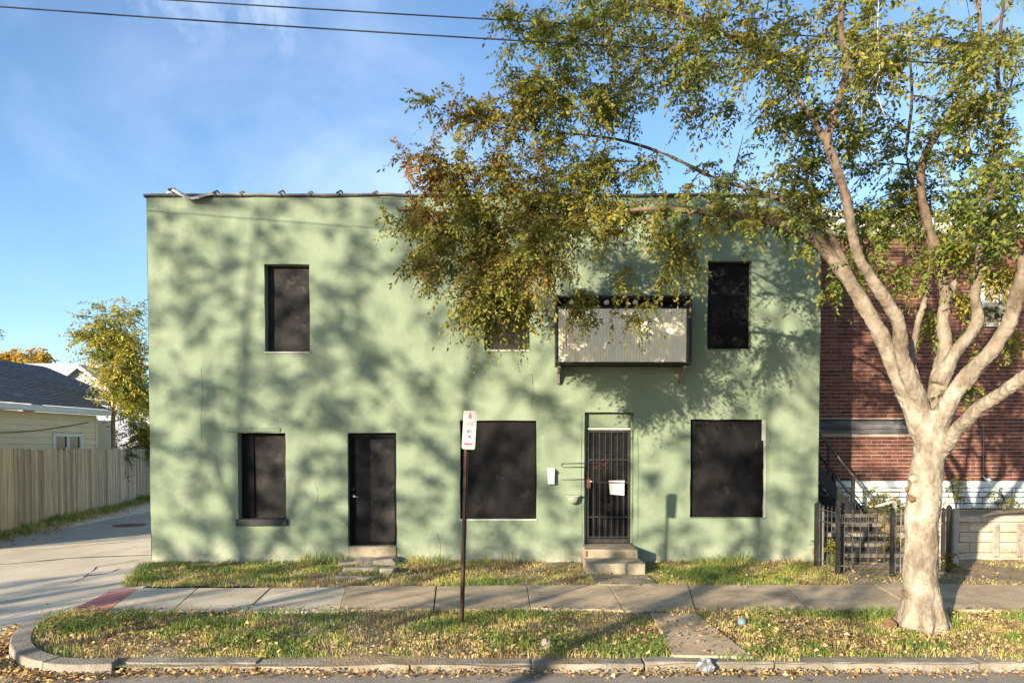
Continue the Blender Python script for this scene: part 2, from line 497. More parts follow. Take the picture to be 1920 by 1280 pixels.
class MB:
    def __init__(self):
        self.v, self.f, self.m = [], [], []
    def add(self, vs, fs, mi=0):
        b = len(self.v)
        self.v += [tuple(x) for x in vs]
        for f in fs:
            self.f.append(tuple(b + i for i in f))
            self.m.append(mi)
        return self
    def box(self, x0, x1, y0, y1, z0, z1, mi=0):
        return self.hexa([(x0, y0, z0), (x1, y0, z0), (x1, y1, z0), (x0, y1, z0), (x0, y0, z1), (x1, y0, z1), (x1, y1, z1), (x0, y1, z1)], mi)
    def hexa(self, c, mi=0):
        return self.add(c, [(0, 3, 2, 1), (4, 5, 6, 7), (0, 1, 5, 4), (1, 2, 6, 5), (2, 3, 7, 6), (3, 0, 4, 7)], mi)
    def obox(self, o, a, b, c, mi=0):
        o, a, b, c = Vector(o), Vector(a), Vector(b), Vector(c)
        return self.hexa([o, o + a, o + a + b, o + b, o + c, o + a + c, o + a + b + c, o + b + c], mi)
    def prism(self, poly, z0, z1, mi=0):
        n = len(poly)
        vs = [(p[0], p[1], z0) for p in poly] + [(p[0], p[1], z1) for p in poly]
        fs = [tuple(range(n))[::-1], tuple(range(n, 2 * n))]
        for i in range(n):
            j = (i + 1) % n
            fs.append((i, j, n + j, n + i))
        return self.add(vs, fs, mi)
    def bar(self, p, q, w, h=None, mi=0):
        p, q = Vector(p), Vector(q)
        h = h or w
        d = (q - p).normalized()
        up = Vector((0, 1, 0)) if abs(d.z) > 0.9 else Vector((0, 0, 1))
        s = d.cross(up).normalized()
        u = s.cross(d).normalized()
        return self.obox(p - s * w / 2 - u * h / 2, s * w, u * h, q - p, mi)
    def tube(self, pts, rad, n=8, mi=0, cap=True, wob=0.0):
        pts = [Vector(p) for p in pts]
        if not isinstance(rad, (list, tuple)):
            rad = [rad] * len(pts)
        vs, fs = [], []
        prev = None
        for i, p in enumerate(pts):
            t = (pts[min(i + 1, len(pts) - 1)] - pts[max(i - 1, 0)])
            if t.length < 1e-9:
                t = Vector((0, 0, 1))
            t.normalize()
            if prev is None:
                a = t.cross(Vector((0.13, 0.91, 0.2)))
                if a.length < 0.1:
                    a = t.cross(Vector((1, 0, 0)))
            else:
                a = prev - t * prev.dot(t)
            a.normalize()
            prev = a
            b = t.cross(a)
            for k in range(n):
                th = 2 * math.pi * k / n
                r = rad[i]
                if wob:
                    r *= 1 + wob * noise.noise(Vector((p.x * 3 + math.cos(th), p.y * 3 + math.sin(th), p.z * 2.3)))
                vs.append(p + a * (math.cos(th) * r) + b * (math.sin(th) * r))
        for i in range(len(pts) - 1):
            for k in range(n):
                j = (k + 1) % n
                fs.append((i * n + k, i * n + j, (i + 1) * n + j, (i + 1) * n + k))
        if cap:
            fs.append(tuple(range(n))[::-1])
            fs.append(tuple((len(pts) - 1) * n + k for k in range(n)))
        return self.add(vs, fs, mi)
    def ball(self, c, r, mi=0, seg=10, ring=6, jit=0.0, scl=(1, 1, 1)):
        c = Vector(c)
        vs = [c + Vector((0, 0, -r * scl[2]))]
        for i in range(1, ring):
            ph = -math.pi / 2 + math.pi * i / ring
            for k in range(seg):
                th = 2 * math.pi * k / seg
                j = 1 + jit * random.uniform(-1, 1)
                vs.append(c + Vector((math.cos(ph) * math.cos(th) * r * scl[0] * j, math.cos(ph) * math.sin(th) * r * scl[1] * j, math.sin(ph) * r * scl[2] * j)))
        vs.append(c + Vector((0, 0, r * scl[2])))
        fs = []
        for k in range(seg):
            fs.append((0, 1 + (k + 1) % seg, 1 + k))
            fs.append((len(vs) - 1, 1 + (ring - 2) * seg + k, 1 + (ring - 2) * seg + (k + 1) % seg))
        for i in range(ring - 2):
            for k in range(seg):
                j = (k + 1) % seg
                fs.append((1 + i * seg + k, 1 + i * seg + j, 1 + (i + 1) * seg + j, 1 + (i + 1) * seg + k))
        return self.add(vs, fs, mi)
    def mesh(self, name, mats, org=(0, 0, 0), smooth=False):
        org = Vector(org)
        me = bpy.data.meshes.new(name)
        me.from_pydata([tuple(Vector(v) - org) for v in self.v], [], self.f)
        for m in ([mats] if isinstance(mats, str) else mats):
            me.materials.append(MATS[m])
        me.polygons.foreach_set('material_index', self.m)
        if smooth:
            me.polygons.foreach_set('use_smooth', [True] * len(self.f))
        me.update()
        return me
    def build(self, name, mats, parent=None, smooth=False, bevel=0.0, org=None, seg=1):
        """vertices are world positions; org = world origin of the new object"""
        if org is None:
            org = wloc(parent) if parent is not None else Vector((0, 0, 0))
        me = self.mesh(name, mats, org, smooth)
        o = link_mesh(name, me, parent, org)
        if bevel:
            bv = o.modifiers.new('bevel', 'BEVEL')
            bv.width = bevel
            bv.segments = seg
            bv.limit_method = 'ANGLE'
        return o

def structure(o):
    o['kind'] = 'structure'
    return o
def stuff(o):
    o['kind'] = 'stuff'
    return o

def vnoise(x, y, scale, seed=0):
    r = np.random.default_rng(seed)
    g = r.random((256, 256))
    X, Y = x * scale + 1000.0, y * scale + 1000.0
    xi, yi = np.floor(X).astype(int), np.floor(Y).astype(int)
    fx, fy = X - xi, Y - yi
    fx, fy = fx * fx * (3 - 2 * fx), fy * fy * (3 - 2 * fy)
    a, b = g[xi % 256, yi % 256], g[(xi + 1) % 256, yi % 256]
    c, d = g[xi % 256, (yi + 1) % 256], g[(xi + 1) % 256, (yi + 1) % 256]
    return (a * (1 - fx) + b * fx) * (1 - fy) + (c * (1 - fx) + d * fx) * fy

def in_poly(x, y, poly):
    inside = np.zeros(len(x), bool)
    n = len(poly)
    for i in range(n):
        x0, y0 = poly[i][0], poly[i][1]
        x1, y1 = poly[(i + 1) % n][0], poly[(i + 1) % n][1]
        c = ((y0 > y) != (y1 > y)) & (x < (x1 - x0) * (y - y0) / (y1 - y0 + 1e-12) + x0)
        inside ^= c
    return inside

WY = 12.3                                   # the plane of the green facade
X_L = P(279, 700, WY).x
X_R = P(1536, 760, WY).x
Z_T = P(600, 366, WY).z

# ================================================================== GROUND
def sheet(name, x0, x1, y0, y1, z, m):
    b = MB()
    b.add([(x0, y0, z), (x1, y0, z), (x1, y1, z), (x0, y1, z)], [(0, 1, 2, 3)])
    return structure(b.build(name, m))

sheet('ground', -300, 300, -300, 400, -0.22, 'dirt_ground')
CURB_Y = G(900, 1241).y                      # front edge of the kerb top
ROAD_Z = -0.095
sheet('street', -120, 120, -3.2, CURB_Y + 0.05, ROAD_Z, 'asphalt')
# across the road: a verge the shade trees stand on
structure(MB().box(-120, 120, -40, -3.2, -0.2, 0.0).build('far_verge', 'dirt_ground'))

# alley: concrete lane beside the building that meets the street
b = MB()
ys = [CURB_Y + 0.05, 7.6, 8.8, 10.2, 12.0, 16, 22, 30, 60]
zs = [-0.093, -0.085, -0.075, -0.04, -0.02, -0.015, -0.01, 0.0, 0.0]
for i in range(len(ys) - 1):
    xr0 = -5.6 if ys[i] < 12.0 else X_L + 0.3
    b.add([(-13.2 - 0.19 * (ys[i] - 16.5), ys[i], zs[i]), (xr0, ys[i], zs[i]), (xr0, ys[i + 1], zs[i + 1]), (-13.2 - 0.19 * (ys[i + 1] - 16.5), ys[i + 1], zs[i + 1])], [(0, 1, 2, 3)])
alley = structure(b.build('alley', 'alley_concrete'))
# darker resurfaced lane farther up the alley, and an iron cover
lane = [G(-60, 1034, -0.01), G(283, 1008, -0.01), G(283, 958, -0.01), G(150, 985, -0.01), G(-60, 1012, -0.01)]
b = MB(); b.prism([(p.x, p.y) for p in lane], -0.03, -0.004)
p_ = b.build('resurfaced_strip', 'asphalt_patch', alley)
c0 = G(243, 984, 0)
b = MB(); b.prism([(c0.x + 0.42 * math.cos(a * math.pi / 8), c0.y + 0.42 * math.sin(a * math.pi / 8)) for a in range(16)], -0.02, 0.003)
b.build('drain_cover', 'orange_rust', alley)

def crack(px_pts, w, z=0.002, m='asphalt'):
    pts = [G(*p) for p in px_pts]
    b = MB()
    vs = []
    for i, p in enumerate(pts):
        for q in range(4 if i < len(pts) - 1 else 1):
            nx = pts[min(i + 1, len(pts) - 1)]
            v = p.lerp(nx, q / 4) + Vector((random.uniform(-.03, .03), random.uniform(-.03, .03), 0))
            f = min(1, max(0, (v.y - CURB_Y) / (12 - CURB_Y)))
            zz = float(np.interp(v.y, ys, zs)) + 0.004
            ww = w * random.uniform(0.4, 1.3)
            vs += [(v.x, v.y - ww, zz), (v.x, v.y + ww, zz)]
    b.add(vs, [(2 * i, 2 * i + 2, 2 * i + 3, 2 * i + 1) for i in range(len(vs) // 2 - 1)])
    b.build('crack', m, alley)
mat('crack_dirt', [(0.05, 0.045, 0.035), (0.11, 0.095, 0.07)], scale=9, rough=1)
crack([(-40, 1059), (60, 1051), (150, 1043), (285, 1038)], 0.05, m='crack_dirt')
crack([(130, 1090), (165, 1075), (180, 1060), (260, 1048)], 0.025, m='crack_dirt')
crack([(160, 1076), (200, 1072), (235, 1060)], 0.05, m='crack_dirt')
crack([(0, 1150), (90, 1128), (150, 1112), (205, 1098)], 0.018, m='crack_dirt')
crack([(20, 1030), (110, 1026), (200, 1017), (284, 1012)], 0.02, m='crack_dirt')

# soil under the two grass strips
SW_B, SW_F = G(900, 1099).y, G(900, 1146).y   # back and front of the pavement
def soil_strip(name, poly, z, amp, n=90, k=14, m='soil'):
    xs = np.linspace(min(p[0] for p in poly), max(p[0] for p in poly), n)
    y0, y1 = min(p[1] for p in poly), max(p[1] for p in poly)
    yv = np.linspace(y0, y1, k)
    XX, YY = np.meshgrid(xs, yv, indexing='ij')
    ins = in_poly(XX.ravel(), YY.ravel(), poly).reshape(XX.shape)
    Z = z + amp * (vnoise(XX, YY, 1.7, 3) - 0.5) + amp * 0.6 * (vnoise(XX, YY, 5, 4) - 0.5)
    V = np.stack([XX, YY, Z], -1).reshape(-1, 3)
    F = []
    for i in range(n - 1):
        for j in range(k - 1):
            if ins[i, j] and ins[i + 1, j] and ins[i, j + 1] and ins[i + 1, j + 1]:
                F.append((i * k + j, (i + 1) * k + j, (i + 1) * k + j + 1, i * k + j + 1))
    me = npmesh(name, V, F, [m], smooth=True)
    return structure(link_mesh(name, me))

kerb_px = [(75, 1158), (42, 1172), (22, 1195), (20, 1216), (40, 1234), (80, 1245), (140, 1249), (210, 1247)]
kerb_pts = [G(*p) for p in kerb_px]
VERGE_A = [(p.x, p.y) for p in kerb_pts] + [(14.0, CURB_Y), (14.0, SW_F + 0.02), (kerb_pts[0].x + 0.2, SW_F + 0.02)]
VERGE_B = [(G(222, 1101).x, SW_B - 0.02), (14.0, SW_B - 0.02), (14.0, WY + 0.6), (X_L + 0.05, WY + 0.6), (X_L - 0.02, WY - 0.4)]
soil_strip('verge_soil', VERGE_A, -0.012, 0.035, n=220, k=40)
soil_strip('verge_soil', VERGE_B, -0.01, 0.05, n=160, k=26)

# kerb stones, each its own piece
kerb = thing('kerb', 'grey concrete kerb that bends round the corner of the grass', 'kerb', (0, CURB_Y, 0))
del kerb['label'], kerb['category']
kerb['kind'] = 'structure'
def kerb_piece(poly_out, poly_in, ztop, dz=0.0):
    b = MB()
    n = len(poly_out)
    vs = []
    for o_, i_ in zip(poly_out, poly_in):
        d = (Vector((o_[0], o_[1], 0)) - Vector((i_[0], i_[1], 0))).normalized()
        vs += [(o_[0] + d.x * 0.02, o_[1] + d.y * 0.02, ROAD_Z - 0.04), (o_[0], o_[1], ztop + dz), (i_[0], i_[1], ztop + 0.006 + dz), (i_[0], i_[1], -0.2)]
    fs = []
    for k in range(n - 1):
        for e in range(4):
            f = (e + 1) % 4
            fs.append((k * 4 + e, k * 4 + f, (k + 1) * 4 + f, (k + 1) * 4 + e))
    fs += [(0, 3, 2, 1), tuple((n - 1) * 4 + e for e in range(4))]
    b.add(vs, fs)
    o = b.build('kerb_stone', 'curb_concrete', kerb, bevel=0.012, seg=2)
    return o
# bend: subdivide the curve
def cr(pts, k):
    out = []
    n = len(pts)
    for i in range(n - 1):
        p0, p1, p2, p3 = pts[max(i - 1, 0)], pts[i], pts[i + 1], pts[min(i + 2, n - 1)]
        for s in range(k):
            t = s / k
            out.append(0.5 * ((2 * p1) + (p2 - p0) * t + (2 * p0 - 5 * p1 + 4 * p2 - p3) * t * t + (3 * p1 - p0 - 3 * p2 + p3) * t ** 3))
    out.append(pts[-1])
    return out
arc = cr(kerb_pts, 3)
def inner(pts, w):
    res = []
    for i, p in enumerate(pts):
        t = pts[min(i + 1, len(pts) - 1)] - pts[max(i - 1, 0)]
        t.z = 0
        t.normalize()
        res.append((p.x - t.y * w, p.y + t.x * w))
    return res
arc_in = inner(arc, 0.19)
cuts = [0, 8, 15, len(arc) - 1]
for a, e in zip(cuts[:-1], cuts[1:]):
    kerb_piece([(p.x, p.y) for p in arc[a:e + 1]], arc_in[a:e + 1], 0.02, random.uniform(-0.008, 0.008))
kx = [arc[-1].x + 0.02] + [G(px, 1241).x for px in (482, 770, 998, 1210, 1455, 1840, 2300)]
for a, e in zip(kx[:-1], kx[1:]):
    w = 0.16
    dy = random.uniform(-0.012, 0.012)
    n = 12
    xs = [a + (e - a - 0.015) * i / (n - 1) for i in range(n)]
    dz = random.uniform(-0.03, -0.008)
    if a < G(600, 1241).x: dz -= 0.012
    kerb_piece([(x, CURB_Y + dy + 0.02 * noise.noise(Vector((x * 2.2, 0, 0))) + 0.012 * noise.noise(Vector((x * 9, 1, 0)))) for x in xs], [(x, CURB_Y + dy + w) for x in xs], 0.015, dz)

# pavement slabs
walk = thing('sidewalk', 'x', 'x', (0, SW_F, 0))
del walk['label'], walk['category']
walk['kind'] = 'structure'
joints = [(259, 1105, 197, 1150), (371, 1104, 322, 1148), (507, 1104, 460, 1148), (650, 1101, 637, 1146), (818, 1101, 813, 1145), (988, 1099, 995, 1142),
          (1140, 1098, 1170, 1146), (1290, 1098, 1305, 1146), (1470, 1097, 1520, 1146), (1640, 1097, 1720, 1146), (1800, 1097, 1910, 1146), (1960, 1097, 2100, 1146), (2140, 1097, 2300, 1146)]
jp = [(G(a, b_), G(c, d)) for a, b_, c, d in joints]
for i in range(len(jp) - 1):
    (a, b_), (c, d) = jp[i], jp[i + 1]
    g = 0.005
    z = 0.018 + (0.01 if i % 3 == 0 else 0) + random.uniform(-0.006, 0.006)
    t1, t2 = random.uniform(-0.006, 0.006), random.uniform(-0.006, 0.006)
    bb = MB()
    n = 8
    top_b = [a.lerp(c, k / n) for k in range(n + 1)]
    top_f = [b_.lerp(d, k / n) for k in range(n + 1)]
    poly = []
    for k, p in enumerate(top_f):
        poly.append((p.x + (g if k == 0 else (-g if k == n else 0)), p.y + 0.02 * math.sin(p.x * 3.1) + random.uniform(-0.01, 0.01)))
    for k, p in reversed(list(enumerate(top_b))):
        poly.append((p.x + (g if k == 0 else (-g if k == n else 0)), p.y + random.uniform(-0.01, 0.01)))
    bb.prism(poly, -0.12, z)
    o = bb.build('slab', 'concrete' if i < 3 else 'shaded_concrete', walk, bevel=0.006)  # slabs farther right take the copy with shade in its colour
# ramp end with the red pad
ramp = [G(100, 1152), G(205, 1105), G(259, 1105), G(197, 1150)]
b = MB()
e = [G(75, 1156, -0.05), G(170, 1108, -0.03), (0, 0)]
b.hexa([(G(60, 1157).x, G(60, 1157).y, -0.2), (G(197, 1150).x, SW_F, -0.2), (G(259, 1105).x, SW_B, -0.2), (G(185, 1105).x, SW_B, -0.2),
        (G(60, 1157).x, G(60, 1157).y, -0.07), (G(197, 1150).x - 0.01, SW_F, 0.015), (G(259, 1105).x - 0.01, SW_B, 0.015), (G(185, 1105).x, SW_B, -0.045)])
b.build('ramp_slab', 'concrete', walk)
def ramp_z(x, y):
    f = (y - SW_F) / (SW_B - SW_F)
    xl = G(60, 1157).x * (1 - f) + G(185, 1105).x * f
    xr = G(197, 1150).x * (1 - f) + G(259, 1105).x * f
    zl = -0.07 * (1 - f) + -0.045 * f
    return zl + (0.015 - zl) * max(0, min(1, (x - xl) / (xr - xl)))
b = MB()
pts = [ramp[0], ramp[3], ramp[2], ramp[1]]
vs = [(p.x, p.y, ramp_z(p.x, p.y) + 0.012) for p in pts] + [(p.x, p.y, ramp_z(p.x, p.y) - 0.02) for p in pts]
b.add(vs, [(0, 1, 2, 3), (0, 4, 5, 1), (1, 5, 6, 2), (2, 6, 7, 3), (3, 7, 4, 0)])
pad = b.build('tactile_pad', 'red_pad', walk)
b = MB()
for i in range(14):
    for j in range(22):
        s, t = (i + 0.5) / 14, (j + 0.5) / 22
        p = (pts[0] * (1 - s) + pts[1] * s) * (1 - t) + (pts[3] * (1 - s) + pts[2] * s) * t
        z = ramp_z(p.x, p.y) + 0.012
        r = 0.013
        b.add([(p.x - r, p.y - r, z), (p.x + r, p.y - r, z), (p.x + r, p.y + r, z), (p.x - r, p.y + r, z), (p.x, p.y, z + 0.007)], [(0, 1, 4), (1, 2, 4), (2, 3, 4), (3, 0, 4)])
stuff(b.build('domes', 'red_pad', pad))
# slab to the kerb and slab to the door
WALK2 = [(p.x, p.y) for p in (G(1262, 1233), G(1412, 1236), G(1306, 1153), G(1220, 1153))]
MB().prism(WALK2, -0.12, 0.03).build('slab', 'shaded_concrete', walk, bevel=0.008)
WALK3 = [(p.x, p.y) for p in (G(1117, 1099), G(1234, 1099), G(1213, 1081), G(1108, 1081))]
MB().prism(WALK3, -0.12, 0.032).build('slab', 'step_concrete', walk, bevel=0.008)

# ================================================================== GREEN BUILDING
bld = thing('green_building', 'two storey flat roofed building with green stucco front and blacked out openings', 'building', ((X_L + X_R) / 2, WY, 0))
def R(x0, y0, x1, y1, Y=WY):
    a, c = P(x0, y1, Y), P(x1, y0, Y)
    return a.x, c.x, a.z, c.z
OPEN = {
    'up_l': R(497, 495, 580, 660), 'up_m': R(908, 492, 993, 656), 'up_r': R(1326, 489, 1409, 655),
    'lo_l': R(447, 811, 535, 973), 'door_l': R(653, 811, 743, 1050), 'lo_m': R(863, 788, 1006, 973),
    'door_r': R(1095, 773, 1189, 1030), 'lo_r': R(1294, 786, 1437, 970)}
DEPTH = {'up_l': 0.16, 'up_m': 0.14, 'up_r': 0.1, 'lo_l': 0.16, 'door_l': 0.14, 'lo_m': 0.07, 'door_r': 0.13, 'lo_r': 0.08}
def wy(x, z):
    return WY + 0.014 * noise.noise(Vector((x * 0.9, 3.3, z * 0.9))) + 0.006 * noise.noise(Vector((x * 3.5, 7.3, z * 3.5)))
def wj(x, z):
    # uneven edges of the plastered openings
    return (x + 0.012 * noise.noise(Vector((x, 1.1, z * 2.6))), z + 0.010 * noise.noise(Vector((x * 2.6, 5.1, z))))
def cuts_of(vals, step):
    vals = sorted(set(round(v, 4) for v in vals))
    out = []
    for a, c in zip(vals[:-1], vals[1:]):
        n = max(1, int(round((c - a) / step)))
        out += [a + (c - a) * i / n for i in range(n)]
    return out + [vals[-1]]
xs = cuts_of([X_L, X_R] + [v for o in OPEN.values() for v in o[:2]], 0.16)
zs = cuts_of([-0.2, Z_T] + [v for o in OPEN.values() for v in o[2:]], 0.16)
b = MB()
vs, fs = [], []
for x in xs:
    for z in zs:
        edge = x in (xs[0], xs[-1])
        X, Z = wj(x, z) if not edge else (x + 0.012 * noise.noise(Vector((x, 1.1, z * 1.2))), z)
        vs.append((X, wy(x, z), Z))
nz = len(zs)
for i in range(len(xs) - 1):
    for j in range(nz - 1):
        cx, cz = (xs[i] + xs[i + 1]) / 2, (zs[j] + zs[j + 1]) / 2
        if any(o[0] < cx < o[1] and o[2] < cz < o[3] for o in OPEN.values()):
            continue
        fs.append((i * nz + j, (i + 1) * nz + j, (i + 1) * nz + j + 1, i * nz + j + 1))
b.add(vs, fs)
b.build('wall', 'stucco', bld, smooth=True)
for k, o in OPEN.items():
    b = MB()
    ex = [x for x in xs if o[0] - 1e-3 <= x <= o[1] + 1e-3]
    ez = [z for z in zs if o[2] - 1e-3 <= z <= o[3] + 1e-3]
    yb = WY + DEPTH[k] + 0.06
    loop = [(x, ez[0]) for x in ex] + [(ex[-1], z) for z in ez[1:]] + [(x, ez[-1]) for x in ex[-2::-1]] + [(ex[0], z) for z in ez[-2:0:-1]]
    vv = []
    for x, z in loop:
        X, Z = wj(x, z)
        vv += [(X, wy(x, z), Z), (X, yb, Z)]
    n = len(loop)
    b.add(vv, [(2 * i, 2 * ((i + 1) % n), 2 * ((i + 1) % n) + 1, 2 * i + 1) for i in range(n)])
    b.build('reveal', 'stucco', bld)
b = MB()
b.box(X_L + 0.01, X_R - 0.01, WY + 0.45, WY + 13, -0.2, Z_T - 0.35)
b.add([(X_L, WY, -0.2), (X_L, WY + 13, -0.2), (X_L, WY + 13, Z_T), (X_L, WY, Z_T)], [(0, 1, 2, 3)])
b.add([(X_R, WY, -0.2), (X_R, WY + 13, -0.2), (X_R, WY + 13, Z_T), (X_R, WY, Z_T)], [(0, 1, 2, 3)])
b.add([(X_L, WY, Z_T), (X_R, WY, Z_T), (X_R, WY + 0.3, Z_T), (X_L, WY + 0.3, Z_T)], [(0, 1, 2, 3)])
b.build('shell', 'stucco', bld)

def board(k, m, dx0=0, dx1=0, dz0=0, dz1=0, name='board', parent=None, dy=0):
    o = OPEN[k]
    y = WY + DEPTH[k] + dy
    return MB().box(o[0] + 0.005 + dx0, o[1] - 0.005 - dx1, y, y + 0.02, o[2] + 0.004 + dz0, o[3] - 0.004 - dz1).build(name, m, parent or bld, bevel=0.003)
def window(k, m, label, sill=None, split=None):
    w = board(k, 'black_paint', name='window', dy=0.03)
    w['label'] = label
    o = OPEN[k]
    y = WY + DEPTH[k]
    if split is None:
        MB().box(o[0] + 0.02, o[1] - 0.012, y, y + 0.018, o[2] + 0.012, o[3] - 0.03).build('board', m, w, bevel=0.003)
    else:
        xm = o[0] + (o[1] - o[0]) * split
        MB().hexa([(xm + 0.02, y, o[2] + 0.012), (o[1] - 0.02, y, o[2] + 0.012), (o[1] - 0.02, y + 0.018, o[2] + 0.012), (xm + 0.02, y + 0.018, o[2] + 0.012),
                   (xm - 0.03, y, o[3] - 0.07), (o[1] - 0.04, y, o[3] - 0.05), (o[1] - 0.04, y + 0.018, o[3] - 0.05), (xm - 0.03, y + 0.018, o[3] - 0.07)]).build('board', m, w, bevel=0.003)
        MB().box(o[0] + 0.012, xm - 0.045, y + 0.006, y + 0.026, o[2] + 0.012, o[3] - 0.03).build('side_board', 'black_board', w, bevel=0.004)
    return w
def sill_lip(k, w, h=0.03, m='white_sill', out=0.012, ext=0.01):
    o = OPEN[k]
    MB().box(o[0] - ext, o[1] + ext, WY - out - 0.01, WY + DEPTH[k] - 0.004, o[2] - h, o[2] + 0.006).build('sill', m, w, bevel=0.006)
w = window('up_l', 'black_board_dusty', 'boarded upper window left of the tree'); sill_lip('up_l', w, 0.02)
o_ = OPEN['up_l']
w = window('up_m', 'black_board_dusty', 'boarded upper window half behind the leaves'); sill_lip('up_m', w, 0.03)
w = window('up_r', 'black_board', 'boarded upper window right of the cream box'); sill_lip('up_r', w, 0.012, m='stucco_patch')
w = window('lo_l', 'black_board_dusty', 'narrow boarded window with a dark projecting sill', split=0.32)
sill_lip('lo_l', w, 0.115, m='tar', out=0.04, ext=0.03)
o_ = OPEN['lo_l']
MB().box(o_[0] - 0.19, o_[1] - 0.08, WY - 0.022, WY + 0.05, o_[3] + 0.008, o_[3] + 0.095).build('lintel', 'stucco_patch', bld, bevel=0.012)
w = window('lo_m', 'black_board', 'large boarded window behind the parking sign'); sill_lip('lo_m', w, 0.028)
w = window('lo_r', 'black_board', 'large boarded window right of the barred door'); sill_lip('lo_r', w, 0.012, m='stucco_patch')
o_ = OPEN['lo_r']
bb = MB()
for i in range(14):
    z0 = o_[2] + (o_[3] - o_[2]) * i / 14
    z1 = o_[2] + (o_[3] - o_[2]) * (i + 1) / 14
    wv = 0.022 + 0.02 * abs(noise.noise(Vector((0.4, 0.2, z0 * 3)))) + (0.03 if i > 10 else 0)
    bb.box(o_[1] - wv, o_[1] + 0.006, WY + 0.02, WY + 0.06, z0, z1)
bb.build('jamb_filler', 'white_sill', w)

# plain black door
o_ = OPEN['door_l']
zsill = P(700, 1023, WY).z
y = WY + DEPTH['door_l']
d = MB().box(o_[0] + 0.05, o_[1] - 0.05, y + 0.01, y + 0.05, zsill, o_[3] - 0.08).build('door', 'black_paint', bld, bevel=0.004)
d['label'] = 'plain black door with a lever handle'
bb = MB()
bb.box(o_[0] + 0.004, o_[0] + 0.05, y - 0.03, y + 0.04, zsill, o_[3] - 0.004)
bb.box(o_[1] - 0.05, o_[1] - 0.004, y - 0.03, y + 0.04, zsill, o_[3] - 0.004)
bb.box(o_[0] + 0.05, o_[1] - 0.05, y - 0.03, y + 0.04, o_[3] - 0.08, o_[3] - 0.004)
bb.build('frame', 'black_paint', d, bevel=0.004)
xm = o_[0] + (o_[1] - o_[0]) * 0.44
MB().box(xm, o_[1] - 0.055, y - 0.012, y + 0.008, zsill + 0.06, o_[3] - 0.12).build('cover_sheet', 'black_board_dusty', d, bevel=0.003)
hx, hz = P(657, 930, WY).x + 0.02, P(657, 930, WY).z
bb = MB()
bb.tube([(hx, y + 0.01, hz), (hx, y - 0.05, hz)], 0.012, 8)
bb.tube([(hx, y - 0.05, hz), (hx + 0.05, y - 0.052, hz - 0.012), (hx + 0.095, y - 0.05, hz - 0.022)], 0.010, 8)
bb.tube([(hx, y + 0.012, hz), (hx, y + 0.0, hz)], 0.028, 12)
bb.build('handle', 'chrome', d, smooth=True)
MB().tube([(hx, y + 0.012, hz + 0.12), (hx, y - 0.008, hz + 0.12)], 0.024, 12).build('lock', 'grey_iron', d, smooth=True)
MB().box(o_[0] + 0.01, o_[1] - 0.006, WY - 0.03, WY + DEPTH['door_l'] + 0.05, -0.1, zsill - 0.004).build('threshold', 'step_concrete', bld, bevel=0.015, seg=2)

# barred door
o_ = OPEN['door_r']
zst = P(1140, 1020, WY).z
y = WY + DEPTH['door_r']
ztop = P(1140, 806, WY).z
xl, xr = P(1101, 900, WY).x, P(1184, 900, WY).x
dr = MB().box(xl + 0.045, xr - 0.045, y + 0.05, y + 0.07, zst + 0.03, ztop - 0.04).build('door', 'black_board', bld)
dr['label'] = 'dark door behind a black iron security gate of bars'
bb = MB()
bb.box(o_[0] + 0.003, xl + 0.004, y - 0.02, y + 0.05, zst, o_[3] - 0.005)
bb.box(xr - 0.004, o_[1] - 0.003, y - 0.02, y + 0.05, zst, o_[3] - 0.005)
bb.build('door_casing', 'stucco_patch', bld, bevel=0.006)
MB().box(xl + 0.006, xr - 0.006, y - 0.01, y + 0.045, ztop + 0.055, o_[3] - 0.006).build('transom_panel', 'stucco_patch', bld, bevel=0.01)
MB().box(xl + 0.006, xr - 0.006, y - 0.035, y + 0.05, ztop + 0.005, ztop + 0.05).build('header', 'white_sill', bld, bevel=0.005)
zbm = [P(1140, yy, WY).z for yy in (862, 905, 970, 1008)]
fr = MB()
fy = y - 0.01
fr.box(xl + 0.006, xl + 0.046, fy - 0.025, fy + 0.02, zst + 0.006, ztop)
fr.box(xr - 0.046, xr - 0.006, fy - 0.025, fy + 0.02, zst + 0.006, ztop)
fr.box(xl + 0.046, xr - 0.046, fy - 0.025, fy + 0.02, ztop - 0.045, ztop)
fr.box(xl + 0.046, xr - 0.046, fy - 0.025, fy + 0.02, zst + 0.006, zst + 0.09)
fr.build('gate_frame', 'black_iron', dr, bevel=0.004)
for zz in zbm:
    MB().box(xl + 0.047, xr - 0.047, fy - 0.012, fy + 0.008, zz - 0.012, zz + 0.012).build('crossbar', 'black_iron', dr)
nb = 6
for i in range(nb):
    x = xl + 0.046 + (xr - xl - 0.092) * (i + 0.75) / (nb + 0.5)
    MB().bar((x, fy - 0.018, zst + 0.085), (x, fy - 0.018, ztop - 0.04), 0.014).build('bar', 'black_iron', dr)
bb = MB()
for i in range(22):
    x = xl + 0.05 + (xr - xl - 0.1) * i / 21
    bb.bar((x, fy + 0.018, zbm[1]), (x, fy + 0.018, ztop - 0.045), 0.006)
for i in range(30):
    z = zbm[1] + (ztop - 0.045 - zbm[1]) * i / 29
    bb.bar((xl + 0.05, fy + 0.023, z), (xr - 0.05, fy + 0.023, z), 0.006)
stuff(bb.build('mesh_screen', 'black_iron', dr))
